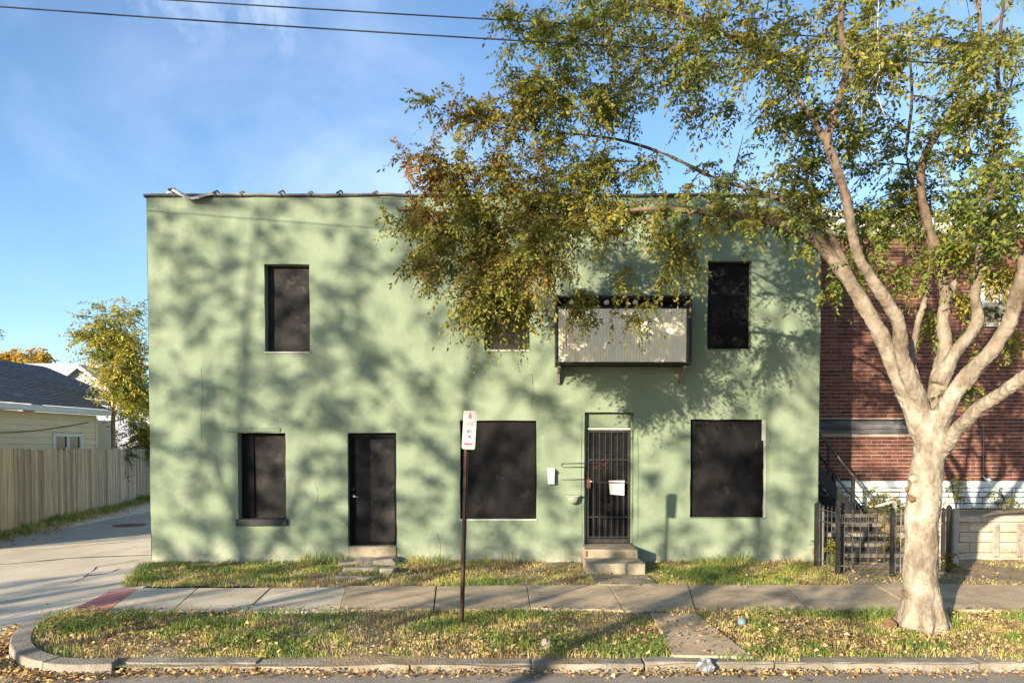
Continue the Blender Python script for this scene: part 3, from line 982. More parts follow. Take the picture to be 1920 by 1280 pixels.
# scroll ornaments
bb = MB()
for sx in (-1, 1):
    cxm, czm = (xl + xr) / 2 + sx * 0.055, P(1140, 952, WY).z
    for sz in (-1, 1):
        pts = []
        for k in range(13):
            a = k / 12 * 2.0 * math.pi
            r = 0.018 + 0.022 * k / 12
            pts.append((cxm + sx * (math.cos(a) * r - 0.03), fy - 0.03, czm + sz * (0.042 + math.sin(a) * r * 0.9)))
        bb.tube(pts, 0.005, 5)
bb.build('scroll', 'black_iron', dr, smooth=True)
sx0, sz0 = P(1112, 872, WY).x, P(1112, 872, WY).z
bb = MB()
for q in range(16):
    a = (sx0 + random.uniform(0, 0.28), fy - 0.006, sz0 + random.uniform(-0.06, 0.06))
    bb.bar(a, (a[0] + random.uniform(0.04, 0.1), fy - 0.006, a[2] + random.uniform(-0.03, 0.03)), 0.011)
bb.build('red_scrawl', 'red_scrawl', dr)
lx, lz = P(1103, 905, WY).x, P(1103, 905, WY).z
bb = MB()
bb.box(lx - 0.02, lx + 0.05, fy - 0.06, fy - 0.026, lz - 0.1, lz + 0.06)
bb.tube([(lx - 0.02, fy - 0.04, lz + 0.02), (lx - 0.05, fy - 0.05, lz + 0.16), (lx - 0.035, fy - 0.05, lz + 0.30)], 0.016, 7)
bb.build('lock_plate', 'orange_rust', dr, bevel=0.004)
bb = MB()
bb.tube([(lx + 0.03, fy - 0.06, lz + 0.03), (lx + 0.03, fy - 0.10, lz + 0.03), (lx + 0.11, fy - 0.10, lz + 0.025)], 0.01, 7)
bb.build('handle', 'chrome', dr, smooth=True)

# roof edge
b = MB()
n = 130
x0, x1 = X_L - 0.035, X_R + 0.03
prof = []
def sag(x):
    return 0.012 * noise.noise(Vector((x * 1.3, 2.2, 0.4))) + 0.006 * noise.noise(Vector((x * 6, 1.2, 0.4)))
for i in range(n + 1):
    x = x0 + (x1 - x0) * i / n
    s = sag(x)
    prof.append([(x, WY - 0.035, Z_T - 0.005 + s), (x, WY - 0.045, Z_T + 0.018 + s), (x, WY + 0.32, Z_T + 0.035 + s), (x, WY + 0.32, Z_T + 0.0)])
vs = [p for r_ in prof for p in r_]
fs = []
for i in range(n):
    for e in range(3):
        fs.append((i * 4 + e, (i + 1) * 4 + e, (i + 1) * 4 + e + 1, i * 4 + e + 1))
b.add(vs, fs)
b.build('coping', 'roof_edge', bld)
b = MB()
for i in range(n):
    xa, xb = x0 + (x1 - x0) * i / n, x0 + (x1 - x0) * (i + 1) / n
    sa, sb = sag(xa), sag(xb)
    dp = 0.03 + 0.015 * noise.noise(Vector((xa * 2, 0.3, 1)))
    b.hexa([(xa, WY - 0.03, Z_T - dp + sa), (xb, WY - 0.03, Z_T - dp + sb), (xb, WY + 0.05, Z_T - dp + sb), (xa, WY + 0.05, Z_T - dp + sa),
            (xa, WY - 0.03, Z_T - 0.006 + sa), (xb, WY - 0.03, Z_T - 0.006 + sb), (xb, WY + 0.05, Z_T - 0.006 + sb), (xa, WY + 0.05, Z_T - 0.006 + sa)])
b.build('tar_edge', 'tar', bld)
for i, px in enumerate([400, 461, 525, 584, 641, 708, 770, 835, 900, 965, 1030, 1095, 1160, 1225, 1290, 1355, 1420, 1485]):
    x = P(px, 362, WY).x
    bb = MB()
    x += random.uniform(-0.06, 0.06)
    k_ = random.uniform(0.7, 1.2)
    bb.bar((x - 0.045 * k_, WY - 0.05, Z_T + 0.02), (x + 0.03 * k_, WY - 0.05, Z_T + 0.055 * k_), 0.022)
    bb.bar((x + 0.03 * k_, WY - 0.05, Z_T + 0.055 * k_), (x + 0.05 * k_, WY - 0.02, Z_T + 0.02), 0.018)
    bb.bar((x - 0.01, WY - 0.055, Z_T - 0.03), (x + 0.005, WY - 0.055, Z_T + 0.04), 0.012)
    bb.build('clip', 'grey_iron' if i % 2 else 'tar', bld)
# torn flashing
b = MB()
fl = [(312, 359, 0), (322, 353, -0.05), (332, 358, -0.12), (345, 366, -0.14), (358, 369, -0.10), (372, 367, -0.12), (386, 362, -0.06), (400, 360, 0)]
vs = []
for px, py, dy in fl:
    p = P(px, py, WY - 0.05 + dy)
    vs += [p, p + Vector((0.01, 0.16 - dy, 0.05)), p + Vector((0, 0.01, -0.045))]
fs = []
for i in range(len(fl) - 1):
    fs += [(3 * i, 3 * i + 3, 3 * i + 4, 3 * i + 1), (3 * i, 3 * i + 2, 3 * i + 5, 3 * i + 3)]
b.add(vs, fs)
b.build('torn_flashing', 'coping_metal', bld)
b = MB(); p = P(324, 357, WY - 0.06)
b.ball(p, 0.05, jit=0.4, seg=8, ring=5, scl=(1.6, 0.8, 0.8)); b.build('torn_felt', 'tar', bld)

# hairline cracks and old seams in the plaster
for lst, w_ in (([(719, 372), (716, 378), (720, 384), (718, 392)], .010), ([(998, 700), (999, 735), (997, 765)], .005), ([(1196, 800), (1197, 900), (1196, 1012)], .006),
                ([(1091, 776), (1090, 900), (1091, 1015)], .006), ([(378, 690), (380, 735), (377, 790), (379, 830)], .004), ([(590, 905), (597, 925), (593, 948)], .004), ([(1437, 800), (1445, 815), (1441, 840)], .006), ([(820, 1000), (826, 1022), (824, 1045)], .004)):
    b = MB()
    vs = []
    for i in range(len(lst) - 1):
        for q in range(5):
            px = lst[i][0] + (lst[i + 1][0] - lst[i][0]) * q / 4 + random.uniform(-.6, .6)
            py = lst[i][1] + (lst[i + 1][1] - lst[i][1]) * q / 4
            p = P(px, py, WY)
            yy = wy(p.x, p.z) - 0.004
            vs += [(p.x - w_ * random.uniform(.3, 1), yy, p.z), (p.x + w_ * random.uniform(.3, 1), yy, p.z)]
    b.add(vs, [(2 * i, 2 * i + 1, 2 * i + 3, 2 * i + 2) for i in range(len(vs) // 2 - 1)])
    b.build('crack', 'crack_green', bld)

# ---- cream box on the wall
bx0, bx1 = P(1043, 630, WY - 0.45).x, P(1298, 630, WY - 0.45).x
BZ0, BZ1 = P(1170, 682, WY - 0.45).z, P(1170, 577, WY - 0.45).z
BZT = P(1170, 553, WY - 0.45).z
BY = WY - 0.45
box = thing('wall_box', 'shallow black framed box with ribbed cream front hung on the green wall', 'sign box', ((bx0 + bx1) / 2, WY, BZ0))
b = MB()
b.box(bx0, bx0 + 0.035, BY, WY - 0.012, BZ0, BZT)
b.box(bx1 - 0.05, bx1 - 0.0, BY, WY - 0.012, BZ0, BZT)
b.box(bx0 + 0.035, bx1 - 0.05, BY, WY - 0.012, BZ0, BZ0 + 0.035)
b.box(bx0 + 0.035, bx1 - 0.05, BY + 0.02, BY + 0.06, BZ1 - 0.01, BZ1 + 0.03)
b.box(bx0 + 0.035, bx1 - 0.05, BY + 0.02, BY + 0.05, BZT - 0.03, BZT)
b.build('frame', 'black_iron', box, bevel=0.005)
MB().box(bx0 + 0.04, bx1 - 0.055, WY - 0.06, WY - 0.02, BZ0 + 0.04, BZT - 0.01).build('back_panel', 'tar', box)
b = MB()
b.box(bx0 + 0.036, bx1 - 0.051, BY + 0.07, WY - 0.02, BZT - 0.03, BZT - 0.012)
b.build('lid', 'weathered_ledge', box)
# ribbed sheet
b = MB()
nr = 42
x0, x1 = bx0 + 0.037, bx1 - 0.10
pts = []
for i in range(nr):
    a = x0 + (x1 - x0) * i / nr
    w_ = (x1 - x0) / nr
    pts += [(a, 0.0), (a + w_ * 0.62, 0.0), (a + w_ * 0.72, 0.008), (a + w_ * 0.9, 0.008)]
pts.append((x1, 0))
vs = []
for x, d_ in pts:
    vs += [(x, BY + 0.012 + d_, BZ0 + 0.037), (x, BY + 0.012 + d_, BZ1 - 0.012)]
b.add(vs, [(2 * i, 2 * i + 2, 2 * i + 3, 2 * i + 1) for i in range(len(pts) - 1)])
b.build('ribbed_sheet', 'sheet_cream', box)
MB().box(x1 + 0.004, bx1 - 0.052, BY + 0.02, BY + 0.03, BZ0 + 0.037, BZ1 - 0.012).build('end_strip', 'grey_iron', box)
for px in (1138, 1192, 1073, 1232, 1290):
    p = P(px, 563, BY + 0.05)
    MB().ball((p.x, BY + 0.09, (BZ1 + BZT) / 2), 0.05 if px < 1230 else 0.03, seg=12, ring=8).build('lamp_globe', 'bulb_white', box, smooth=True)
for px in (1048, 1281):
    p = P(px, 690, WY - 0.2)
    zb = P(px, 720, WY).z
    b = MB()
    prf = [(WY - 0.015, BZ0 - 0.005), (WY - 0.36, BZ0 - 0.005), (WY - 0.36, BZ0 - 0.06), (WY - 0.15, BZ0 - 0.14), (WY - 0.08, zb), (WY - 0.015, zb)]
    n = len(prf)
    w_ = 0.05
    vs = [(p.x - w_ / 2, a, c) for a, c in prf] + [(p.x + w_ / 2, a, c) for a, c in prf]
    b.add(vs, [tuple(range(n)), tuple(range(2 * n - 1, n - 1, -1))] + [(i, n + i, n + (i + 1) % n, (i + 1) % n) for i in range(n)])
    b.build('bracket', 'rubble', box, bevel=0.006)

# ---- small things on the wall
mx0, mx1, mz0, mz1 = R(1026, 877, 1040, 907)
mb = thing('mailbox', 'small white letter box on the wall left of the barred door', 'mailbox', ((mx0 + mx1) / 2, WY, mz0))
MB().box(mx0 + 0.008, mx1 - 0.008, WY - 0.10, WY - 0.016, mz0, mz1 - 0.07).build('body', 'white_paint', mb, bevel=0.008, seg=2)
b = MB()
b.hexa([(mx0, WY - 0.115, mz1 - 0.078), (mx1, WY - 0.115, mz1 - 0.078), (mx1, WY - 0.012, mz1 - 0.075), (mx0, WY - 0.012, mz1 - 0.075),
        (mx0, WY - 0.10, mz1 - 0.03), (mx1, WY - 0.10, mz1 - 0.03), (mx1, WY - 0.012, mz1), (mx0, WY - 0.012, mz1)])
b.build('lid', 'white_paint', mb, bevel=0.006)

vx, vz = P(1074, 936, WY).x, P(1074, 936, WY).z
vh = thing('vent_hood', 'pale bowl shaped vent hood painted onto the green wall', 'vent', (vx, WY, vz))
b = MB()
n = 14
vs, fs = [], []
for i, (r_, yy) in enumerate([(0.10, 0.01), (0.105, -0.05), (0.10, -0.10), (0.07, -0.135), (0.0, -0.14)]):
    for k in range(n + 1):
        a = math.pi * k / n
        vs.append((vx + math.cos(a) * r_, WY + yy, vz + 0.06 - math.sin(a) * r_ * 1.35))
for i in range(4):
    for k in range(n):
        fs.append((i * (n + 1) + k, i * (n + 1) + k + 1, (i + 1) * (n + 1) + k + 1, (i + 1) * (n + 1) + k))
b.add(vs, fs)
b.build('hood', 'hood_paint', vh, smooth=True)
MB().box(vx - 0.125, vx + 0.115, WY - 0.15, WY - 0.004, vz + 0.055, vz + 0.085).build('rim', 'hood_paint', vh, bevel=0.01, seg=2)
for yy, xa, xb in ((868, 1050, 1094), (898, 1052, 1094)):
    a, c = P(xa, yy, WY - 0.03), P(xb, yy, WY - 0.03)
    b = MB()
    if yy == 868:
        zz2 = P(xa, 875, WY).z
        b.tube([(c.x, WY - 0.03, a.z), (a.x + 0.04, WY - 0.03, a.z), (a.x, WY - 0.03, (a.z + zz2) / 2), (a.x + 0.04, WY - 0.03, zz2), (c.x, WY - 0.03, zz2)], 0.009, 7)
        lab = 'thin green painted hairpin rod on the wall beside the door lock'
    else:
        b.tube([(a.x, WY, a.z), (a.x, WY - 0.03, a.z), (c.x, WY - 0.03, a.z), (c.x, WY, a.z)], 0.009, 7)
        lab = 'single thin green rod on the wall above the vent hood'
    tag(b.build('wall_rod', 'stucco_patch', smooth=True), lab, 'rod')
# paper on the barred door
px0, px1, pz0, pz1 = R(1143, 905, 1172, 928)
pn = thing('paper_notice', 'white sheet of paper hanging on the barred door', 'notice', ((px0 + px1) / 2, fy - 0.04, pz0))
MB().hexa([(px0 + 0.02, fy - 0.036, pz0 + 0.01), (px1, fy - 0.036, pz0 - 0.01), (px1, fy - 0.033, pz0 - 0.01), (px0 + 0.02, fy - 0.033, pz0 + 0.01),
           (px0, fy - 0.042, pz1 - 0.01), (px1, fy - 0.042, pz1 - 0.01), (px1, fy - 0.039, pz1 - 0.01), (px0, fy - 0.039, pz1 - 0.01)]).build('sheet', 'paper', pn)
MB().box(px0 - 0.005, px1 + 0.005, fy - 0.046, fy - 0.028, pz1 + 0.012, pz1 + 0.04).build('top_strip', 'paper', pn)

# ---- steps
def chunk(c, s, name, m, parent, jit=0.03, bev=0.02, rot=0.0):
    b = MB()
    vs = []
    for z in (0, 1):
        for x, y_ in ((-1, -1), (1, -1), (1, 1), (-1, 1)):
            X, Y = x * s[0] / 2 + random.uniform(-jit, jit), y_ * s[1] / 2 + random.uniform(-jit, jit)
            vs.append((c[0] + X * math.cos(rot) - Y * math.sin(rot), c[1] + X * math.sin(rot) + Y * math.cos(rot), c[2] + z * s[2] + (random.uniform(-jit, jit) * 0.5 if z else 0)))
    b.hexa(vs)
    return b.build(name, m, parent, bevel=bev, seg=2)
s1l, s1r = P(1096, 1035, 11.75).x, P(1196, 1035, 11.75).x
st = thing('front_steps', 'two worn concrete steps below the barred door', 'steps', ((s1l + s1r) / 2, 11.7, 0))
MB().box(s1l, s1r, 11.72, WY + DEPTH['door_r'] + 0.02, -0.1, zst - 0.006).build('step', 'step_concrete', st, bevel=0.02, seg=3)
s2l, s2r = P(1100, 1068, 11.1).x, P(1211, 1068, 11.1).x
MB().box(s2l, s2r, 11.12, 11.72, -0.1, 0.185).build('step', 'step_concrete', st, bevel=0.02, seg=3)
MB().box(s1l + 0.012, s1l + 0.05, 11.714, 11.725, 0.2, zst - 0.03).build('orange_stain', 'orange_rust', st)
rs = thing('rubble_step', 'low heap of broken paving stones below the plain black door', 'step', (P(690, 1060, 11.7).x, 11.7, 0))
for px, py, s, rt in ((664, 1052, (0.5, 0.35, 0.10), 0.1), (700, 1049, (0.42, 0.30, 0.13), -0.1), (727, 1054, (0.34, 0.4, 0.15), 0.05), (668, 1066, (0.46, 0.34, 0.09), 0.25),
                      (702, 1066, (0.4, 0.36, 0.11), 0.0), (728, 1070, (0.28, 0.34, 0.13), -0.2), (655, 1078, (0.4, 0.28, 0.05), 0.4), (690, 1080, (0.36, 0.24, 0.06), -0.1)):
    g = G(px, py + 4)
    chunk((g.x, min(g.y, 12.05), -0.02), s, 'stone', 'rubble', rs, jit=0.06, bev=0.025, rot=rt)

# ================================================================== PARKING SIGN
pb = G(865, 1172)
ptop = P(879, 772, pb.y)
ps = thing('parking_sign', 'narrow white street sign on a leaning rusty brown post in the grass', 'sign', (pb.x, pb.y, 0))
b = MB()
a, c = Vector((pb.x, pb.y, -0.1)), Vector((P(874, 842, pb.y).x, pb.y + 0.02, P(874, 842, pb.y).z))
dn = (c - a).normalized()
top = a + dn * (ptop.z + 0.1 - 0.03)
side = Vector((1, 0, 0))
for s, w_, y0_ in ((-0.026, 0.020, 0.0), (0.006, 0.020, 0.0), (-0.007, 0.014, -0.022)):
    b.obox(a + Vector((s, y0_, 0)), Vector((w_, 0, 0)), Vector((0, 0.012, 0)), top - a)
b.build('post', 'rust_post', ps, bevel=0.002)
# panel is turned a little and leans
sc = P(880, 806, pb.y - 0.03)
lean = (P(881, 772, pb.y) - P(877, 842, pb.y)).normalized()
rgt = Vector((0.985, -0.17, -0.09)).normalized()
rgt = (rgt - lean * rgt.dot(lean)).normalized()
nrm = rgt.cross(lean).normalized()
if nrm.y > 0: nrm = -nrm
SW, SHT = 0.155, 0.44
def S(u, v, d_=0.0):
    """u,v in 0..1 across the panel (v from the top)"""
    return sc + rgt * ((u - 0.5) * SW) + lean * ((0.5 - v) * SHT) + nrm * d_
def rounded(w, h, r, n=5):
    out = []
    for cx, cy, a0 in ((w / 2 - r, h / 2 - r, 0), (-w / 2 + r, h / 2 - r, 90), (-w / 2 + r, -h / 2 + r, 180), (w / 2 - r, -h / 2 + r, 270)):
        for k in range(n):
            a_ = math.radians(a0 + 90 * k / (n - 1))
            out.append((cx + r * math.cos(a_), cy + r * math.sin(a_)))
    return out
def plate(w, h, r, d0, d1, name, m, parent):
    o = rounded(w, h, r)
    n = len(o)
    b = MB()
    b.add([sc + rgt * x + lean * y_ + nrm * d0 for x, y_ in o] + [sc + rgt * x + lean * y_ + nrm * d1 for x, y_ in o],
          [tuple(range(n)), tuple(range(2 * n - 1, n - 1, -1))] + [(i, (i + 1) % n, n + (i + 1) % n, n + i) for i in range(n)])
    return b.build(name, m, parent)
panel = plate(SW, SHT, 0.022, 0.0, 0.003, 'panel', 'sign_edge', ps)
plate(SW - 0.012, SHT - 0.012, 0.017, 0.003, 0.0045, 'border', 'sign_black', panel)
plate(SW - 0.018, SHT - 0.018, 0.014, 0.0045, 0.006, 'face', 'sign_face', panel)
def stroke(b, u0, v0, u1, v1, w):
    p, q = S(u0, v0, 0.006), S(u1, v1, 0.006)
    d_ = (q - p).normalized()
    s_ = d_.cross(nrm).normalized() * w / 2
    b.add([p - s_, q - s_, q + s_, p + s_, p - s_ + nrm * 0.001, q - s_ + nrm * 0.001, q + s_ + nrm * 0.001, p + s_ + nrm * 0.001],
          [(4, 5, 6, 7), (0, 1, 5, 4), (1, 2, 6, 5), (2, 3, 7, 6), (3, 0, 4, 7)])
b = MB()      # emblem: slim upright spear shapes
stroke(b, 0.50, 0.045, 0.47, 0.14, 0.006); stroke(b, 0.52, 0.045, 0.55, 0.16, 0.006); stroke(b, 0.44, 0.10, 0.40, 0.19, 0.006)
stroke(b, 0.47, 0.13, 0.45, 0.20, 0.009); stroke(b, 0.58, 0.09, 0.61, 0.22, 0.006); stroke(b, 0.55, 0.15, 0.56, 0.23, 0.005); stroke(b, 0.05, 0.285, 0.95, 0.285, 0.004)
b.build('emblem', 'sign_faded', panel)
b = MB()      # row of worn reddish marks
for u in (0.36, 0.46, 0.56, 0.66):
    stroke(b, u, 0.31, u - 0.005, 0.40, 0.006)
for u in (0.40, 0.51, 0.61):
    stroke(b, u - 0.03, 0.312, u + 0.03, 0.312, 0.004)
stroke(b, 0.74, 0.31, 0.74, 0.37, 0.01); stroke(b, 0.84, 0.40, 0.90, 0.40, 0.008); stroke(b, 0.20, 0.33, 0.28, 0.40, 0.004); stroke(b, 0.26, 0.33, 0.22, 0.40, 0.004)
b.build('worn_marks', 'sign_faded', panel)
b = MB()      # two rows of dark blurred characters
def glyph(ch, u, v, w, h, t):
    for x0_, y0_, x1_, y1_ in ch:
        stroke(b, u + x0_ * w, v + y0_ * h, u + x1_ * w, v + y1_ * h, t)
N_ = [(0, 1, 0, 0), (0, 0, 1, 1), (1, 1, 1, 0)]
O_ = [(0, 0, 1, 0), (1, 0, 1, 1), (1, 1, 0, 1), (0, 1, 0, 0)]
T_ = [(0, 0, 1, 0), (0.5, 0, 0.5, 1)]
H_ = [(0, 0, 0, 1), (1, 0, 1, 1), (0, 0.5, 1, 0.5)]
E_ = [(0, 0, 0, 1), (0, 0, 1, 0), (0, 0.5, 0.9, 0.5), (0, 1, 1, 1)]
Y_ = [(0, 0, 0.5, 0.45), (1, 0, 0.5, 0.45), (0.5, 0.45, 0.5, 1)]
M_ = [(0, 1, 0, 0), (0, 0, 0.5, 0.5), (0.5, 0.5, 1, 0), (1, 0, 1, 1)]
for k, ch in enumerate((N_, O_, Y_)):
    glyph(ch, 0.36 + k * 0.125, 0.50, 0.085, 0.07, 0.0055)
b.build('lettering', 'sign_black', panel)
b = MB()
for k, ch in enumerate((T_, M_, E_)):
    glyph(ch, 0.33 + k * 0.135, 0.64, 0.095, 0.075, 0.0055)
b.build('lettering', 'sign_black', panel)
b = MB()
stroke(b, 0.20, 0.862, 0.83, 0.862, 0.016); stroke(b, 0.215, 0.862, 0.30, 0.862, 0.030); stroke(b, 0.47, 0.87, 0.47, 0.94, 0.008)
b.build('arrow', 'sign_red', panel)
for v in (0.10, 0.90):
    p = S(0.42, v)
    MB().tube([p, p + nrm * 0.009], 0.005, 8).build('bolt', 'grey_iron', panel)

# ================================================================== BRICK HOUSE
BYW = 14.5
bh = thing('brick_house', 'old red brick house with pale painted stone base behind the tree', 'house', (10.5, BYW, 0))
BX0, BX1 = 5.65, 17.0
ZF = P(1700, 901, BYW).z
ZR = P(1700, 445, BYW).z
ZB = 0.70
ledge = (P(1500, 800, BYW).x, P(1722, 800, BYW).x, P(1600, 812, BYW).z, P(1600, 786, BYW).z)
win = R(1838, 525, 1880, 606, BYW)
win2 = (win[0] + 3.2, win[1] + 3.2, win[2], win[3])
MB().box(BX0, BX1, BYW + 0.012, BYW + 9, ZB - 0.8, ZR).build('wall', 'mortar', bh)
CH, BL, MJ = 0.0785, 0.222, 0.014
variants = []
for i in range(5):
    bb = MB()
    j = lambda: random.uniform(-0.0025, 0.0025)
    vs = []
    for z in (0, CH - MJ):
        for x, y_ in ((0, 0), (BL - MJ, 0), (BL - MJ, 0.03), (0, 0.03)):
            vs.append((x + j(), y_ + (j() * 1.6 if y_ == 0 else 0), z + j()))
    bb.hexa(vs)
    variants.append(bb.mesh('brick', 'brick'))
mass = MB()
count = 0
r0 = 0
z = ZF + 0.006
row = 0
rects = [ledge, win, win2]
while z + CH < ZR:
    off = (BL / 2 if row % 2 else 0) + random.uniform(-0.012, 0.012)
    x = BX0 - off
    while x < BX1:
        xa, xb = max(x, BX0), min(x + BL - MJ, BX1)
        if xb - xa > 0.03:
            hit = any(xa < r_[1] and xb > r_[0] and z < r_[3] and z + CH > r_[2] for r_ in rects)
            if not hit:
                pxx = 960 + 1280 * (xa / BYW)
                whole = xb - xa > BL - MJ - 1e-4
                if whole and count < 300 and 1532 < pxx < 1690 and (EYE - z) * 1280 / BYW > -262:
                    link_mesh('brick', random.choice(variants), bh, (xa, BYW + random.uniform(-0.004, 0.003), z))
                    count += 1
                else:
                    jy = random.uniform(-0.004, 0.003)
                    jz = lambda: random.uniform(-0.002, 0.002)
                    mass.hexa([(xa, BYW + jy, z + jz()), (xb, BYW + jy, z + jz()), (xb, BYW + 0.03, z), (xa, BYW + 0.03, z),
                               (xa, BYW + jy, z + CH - MJ + jz()), (xb, BYW + jy, z + CH - MJ + jz()), (xb, BYW + 0.03, z + CH - MJ), (xa, BYW + 0.03, z + CH - MJ)])
        x += BL
    z += CH
    row += 1
stuff(mass.build('brickwork', 'brick_mass', bh))
# weathered ledge: layered slabs, one over the other
for k, (za, zb, out) in enumerate(((0.0, 0.30, 0.05), (0.32, 0.62, 0.07), (0.64, 0.92, 0.06), (0.93, 1.0, 0.11))):
    zz = ledge[2] + (ledge[3] - ledge[2]) * za
    z2 = ledge[2] + (ledge[3] - ledge[2]) * zb
    b = MB()
    n = 16
    for i in range(n):
        xa = ledge[0] + (ledge[1] - ledge[0]) * i / n
        xb = ledge[0] + (ledge[1] - ledge[0]) * (i + 1) / n
        f = lambda x: BYW - out + 0.03 * noise.noise(Vector((x * 2.5, k * 2.0, 0)))
        b.hexa([(xa, f(xa), zz), (xb, f(xb), zz), (xb, BYW + 0.03, zz), (xa, BYW + 0.03, zz), (xa, f(xa), z2), (xb, f(xb), z2), (xb, BYW + 0.03, z2), (xa, BYW + 0.03, z2)])
    b.build('ledge_board', 'tar' if k == 3 else 'weathered_ledge', bh)
# painted base: smooth band and stones
MB().box(BX0, BX1, BYW - 0.035, BYW + 0.02, ZF - 0.14, ZF - 0.004).build('base_band', 'painted_stone', bh, bevel=0.008)
MB().box(BX0, BX1, BYW - 0.022, BYW + 0.01, ZB - 0.4, ZF - 0.14).build('base_wall', 'dark_joint', bh)
z = ZB - 0.02
row = 0
while z < ZF - 0.16:
    h = min(random.uniform(0.10, 0.135), ZF - 0.142 - z)
    x = 6.2 + random.uniform(-0.2, 0)
    while x < 13.0:
        L = random.uniform(0.2, 0.42)
        bb = MB()
        jj = lambda s: random.uniform(-s, s)
        vs = []
        for zz in (0.008, h - 0.012):
            vs += [(x + 0.012 + jj(0.012), BYW - 0.05 + jj(0.006), z + zz + jj(0.008)), (x + L - 0.014 + jj(0.012), BYW - 0.05 + jj(0.006), z + zz + jj(0.008)),
                   (x + L - 0.006, BYW - 0.01, z + zz), (x + 0.006, BYW - 0.01, z + zz)]
        bb.hexa(vs)
        bb.build('stone', 'painted_stone', bh, bevel=0.012, seg=2)
        x += L
    z += h
# window and cornice
for wv in (win, win2):
    wi = MB().box(wv[0], wv[1], BYW + 0.05, BYW + 0.07, wv[2], wv[3]).build('window', 'dark_glass', bh)
    b = MB()
    t = 0.07
    b.box(wv[0] - 0.005, wv[0] + t, BYW - 0.03, BYW + 0.06, wv[2], wv[3]); b.box(wv[1] - t, wv[1] + 0.005, BYW - 0.03, BYW + 0.06, wv[2], wv[3])
    b.box(wv[0] + t, wv[1] - t, BYW - 0.03, BYW + 0.06, wv[3] - t, wv[3]); b.box(wv[0] + t, wv[1] - t, BYW - 0.02, BYW + 0.06, (wv[2] + wv[3]) / 2 - 0.03, (wv[2] + wv[3]) / 2 + 0.03)
    b.build('frame', 'white_paint', wi, bevel=0.005)
    MB().box(wv[0] - 0.06, wv[1] + 0.06, BYW - 0.08, BYW + 0.05, wv[2] - 0.08, wv[2] - 0.002).build('sill', 'white_paint', wi, bevel=0.006)
MB().box(BX0 - 0.1, BX1, BYW - 0.12, BYW + 0.2, ZR, ZR + 0.32).build('cornice', 'white_sill', bh, bevel=0.01)
MB().box(BX0 - 0.2, BX1, BYW - 0.35, BYW + 0.2, ZR + 0.322, ZR + 0.45).build('cornice_crown', 'white_sill', bh, bevel=0.02)
for i in range(24):
    x = BX0 + 0.2 + i * 0.46
    MB().box(x, x + 0.1, BYW - 0.3, BYW - 0.122, ZR + 0.14, ZR + 0.32).build('cornice_bracket', 'white_paint', bh, bevel=0.01)
# cable and white hook on the wall
xc = P(1843, 800, BYW).x
b = MB()
b.tube([(xc, BYW - 0.02, P(1843, 800, BYW).z), (xc + 0.01, BYW - 0.02, P(1843, 850, BYW).z), (xc, BYW - 0.03, P(1843, 893, BYW).z)], 0.008, 6)
tag(b.build('wall_cable', 'pale_iron', smooth=True), 'thin pale cable running down the red bricks', 'cable')
b = MB()
z_ = P(1848, 897, BYW).z
b.tube([(xc, BYW - 0.03, z_ + 0.06), (xc + 0.03, BYW - 0.05, z_), (xc + 0.10, BYW - 0.055, z_ - 0.02), (xc + 0.14, BYW - 0.055, z_ - 0.05)], [0.012, 0.02, 0.045, 0.03], 8)
tag(b.build('white_spout', 'white_paint', smooth=True), 'small white spout at the top of the painted stone base', 'spout')

# raised yard and retaining wall
structure(MB().box(7.25, 17, 12.98, BYW + 0.2, -0.2, 0.78).build('raised_yard', 'soil'))
rw = thing('retaining_wall', 'low wall of rough tan blocks with capstones right of the iron fence', 'wall', (9.5, 12.85, 0))
RY = 12.75
bw = []
for i in range(5):
    bb = MB()
    jj = lambda s: random.uniform(-s, s)
    bb.hexa([(0.004, jj(0.012), 0.004), (0.392, jj(0.012), 0.004), (0.392, 0.22, 0.004), (0.004, 0.22, 0.004), (0.004, jj(0.012), 0.188), (0.392, jj(0.012), 0.188), (0.392, 0.22, 0.188), (0.004, 0.22, 0.188)])
    bw.append(bb.mesh('block', 'tan_block'))
for r_ in range(4):
    for i in range(-1, 16):
        x = 7.2 + i * 0.4 + (0.2 if r_ % 2 else 0)
        if x < 7.15: continue
        o = link_mesh('block', random.choice(bw), rw, (x, RY + 0.012 * r_ + random.uniform(-0.008, 0.008), -0.08 + r_ * 0.192))
        bv = o.modifiers.new('bevel', 'BEVEL'); bv.width = 0.012; bv.segments = 2
for i in range(8):
    x = 7.18 + i * 0.8
    MB().box(x, x + 0.79, RY - 0.02 + random.uniform(-0.01, 0.01), RY + 0.30, 0.692, 0.80 + random.uniform(-0.01, 0.01)).build('capstone', 'tan_block', rw, bevel=0.02, seg=2)
for px in (1868, 1912):
    p = P(px, 1030, RY - 0.03)
    MB().box(p.x - 0.06, p.x + 0.06, RY - 0.05, RY - 0.014, 0.04, 0.66).build('pier', 'rubble', rw, bevel=0.015)

# stone steps up into the yard
ss = thing('yard_steps', 'dark stone steps behind the black iron gate', 'steps', (6.6, 12.6, 0))
for i in range(5):
    ya = 12.35 + i * 0.28
    MB().box(5.72, 7.18, ya, ya + 0.36 if i < 4 else 14.45, 0.155 * i + 0.0 + 0.08, 0.155 * (i + 1)).build('step', 'dark_stone', ss, bevel=0.015, seg=2)
    MB().box(5.75, 7.15, ya + 0.05, ya + 0.27 if i < 4 else 14.4, 0.155 * i - (0.1 if i == 0 else 0.06), 0.155 * i + 0.078).build('riser', 'tar', ss)

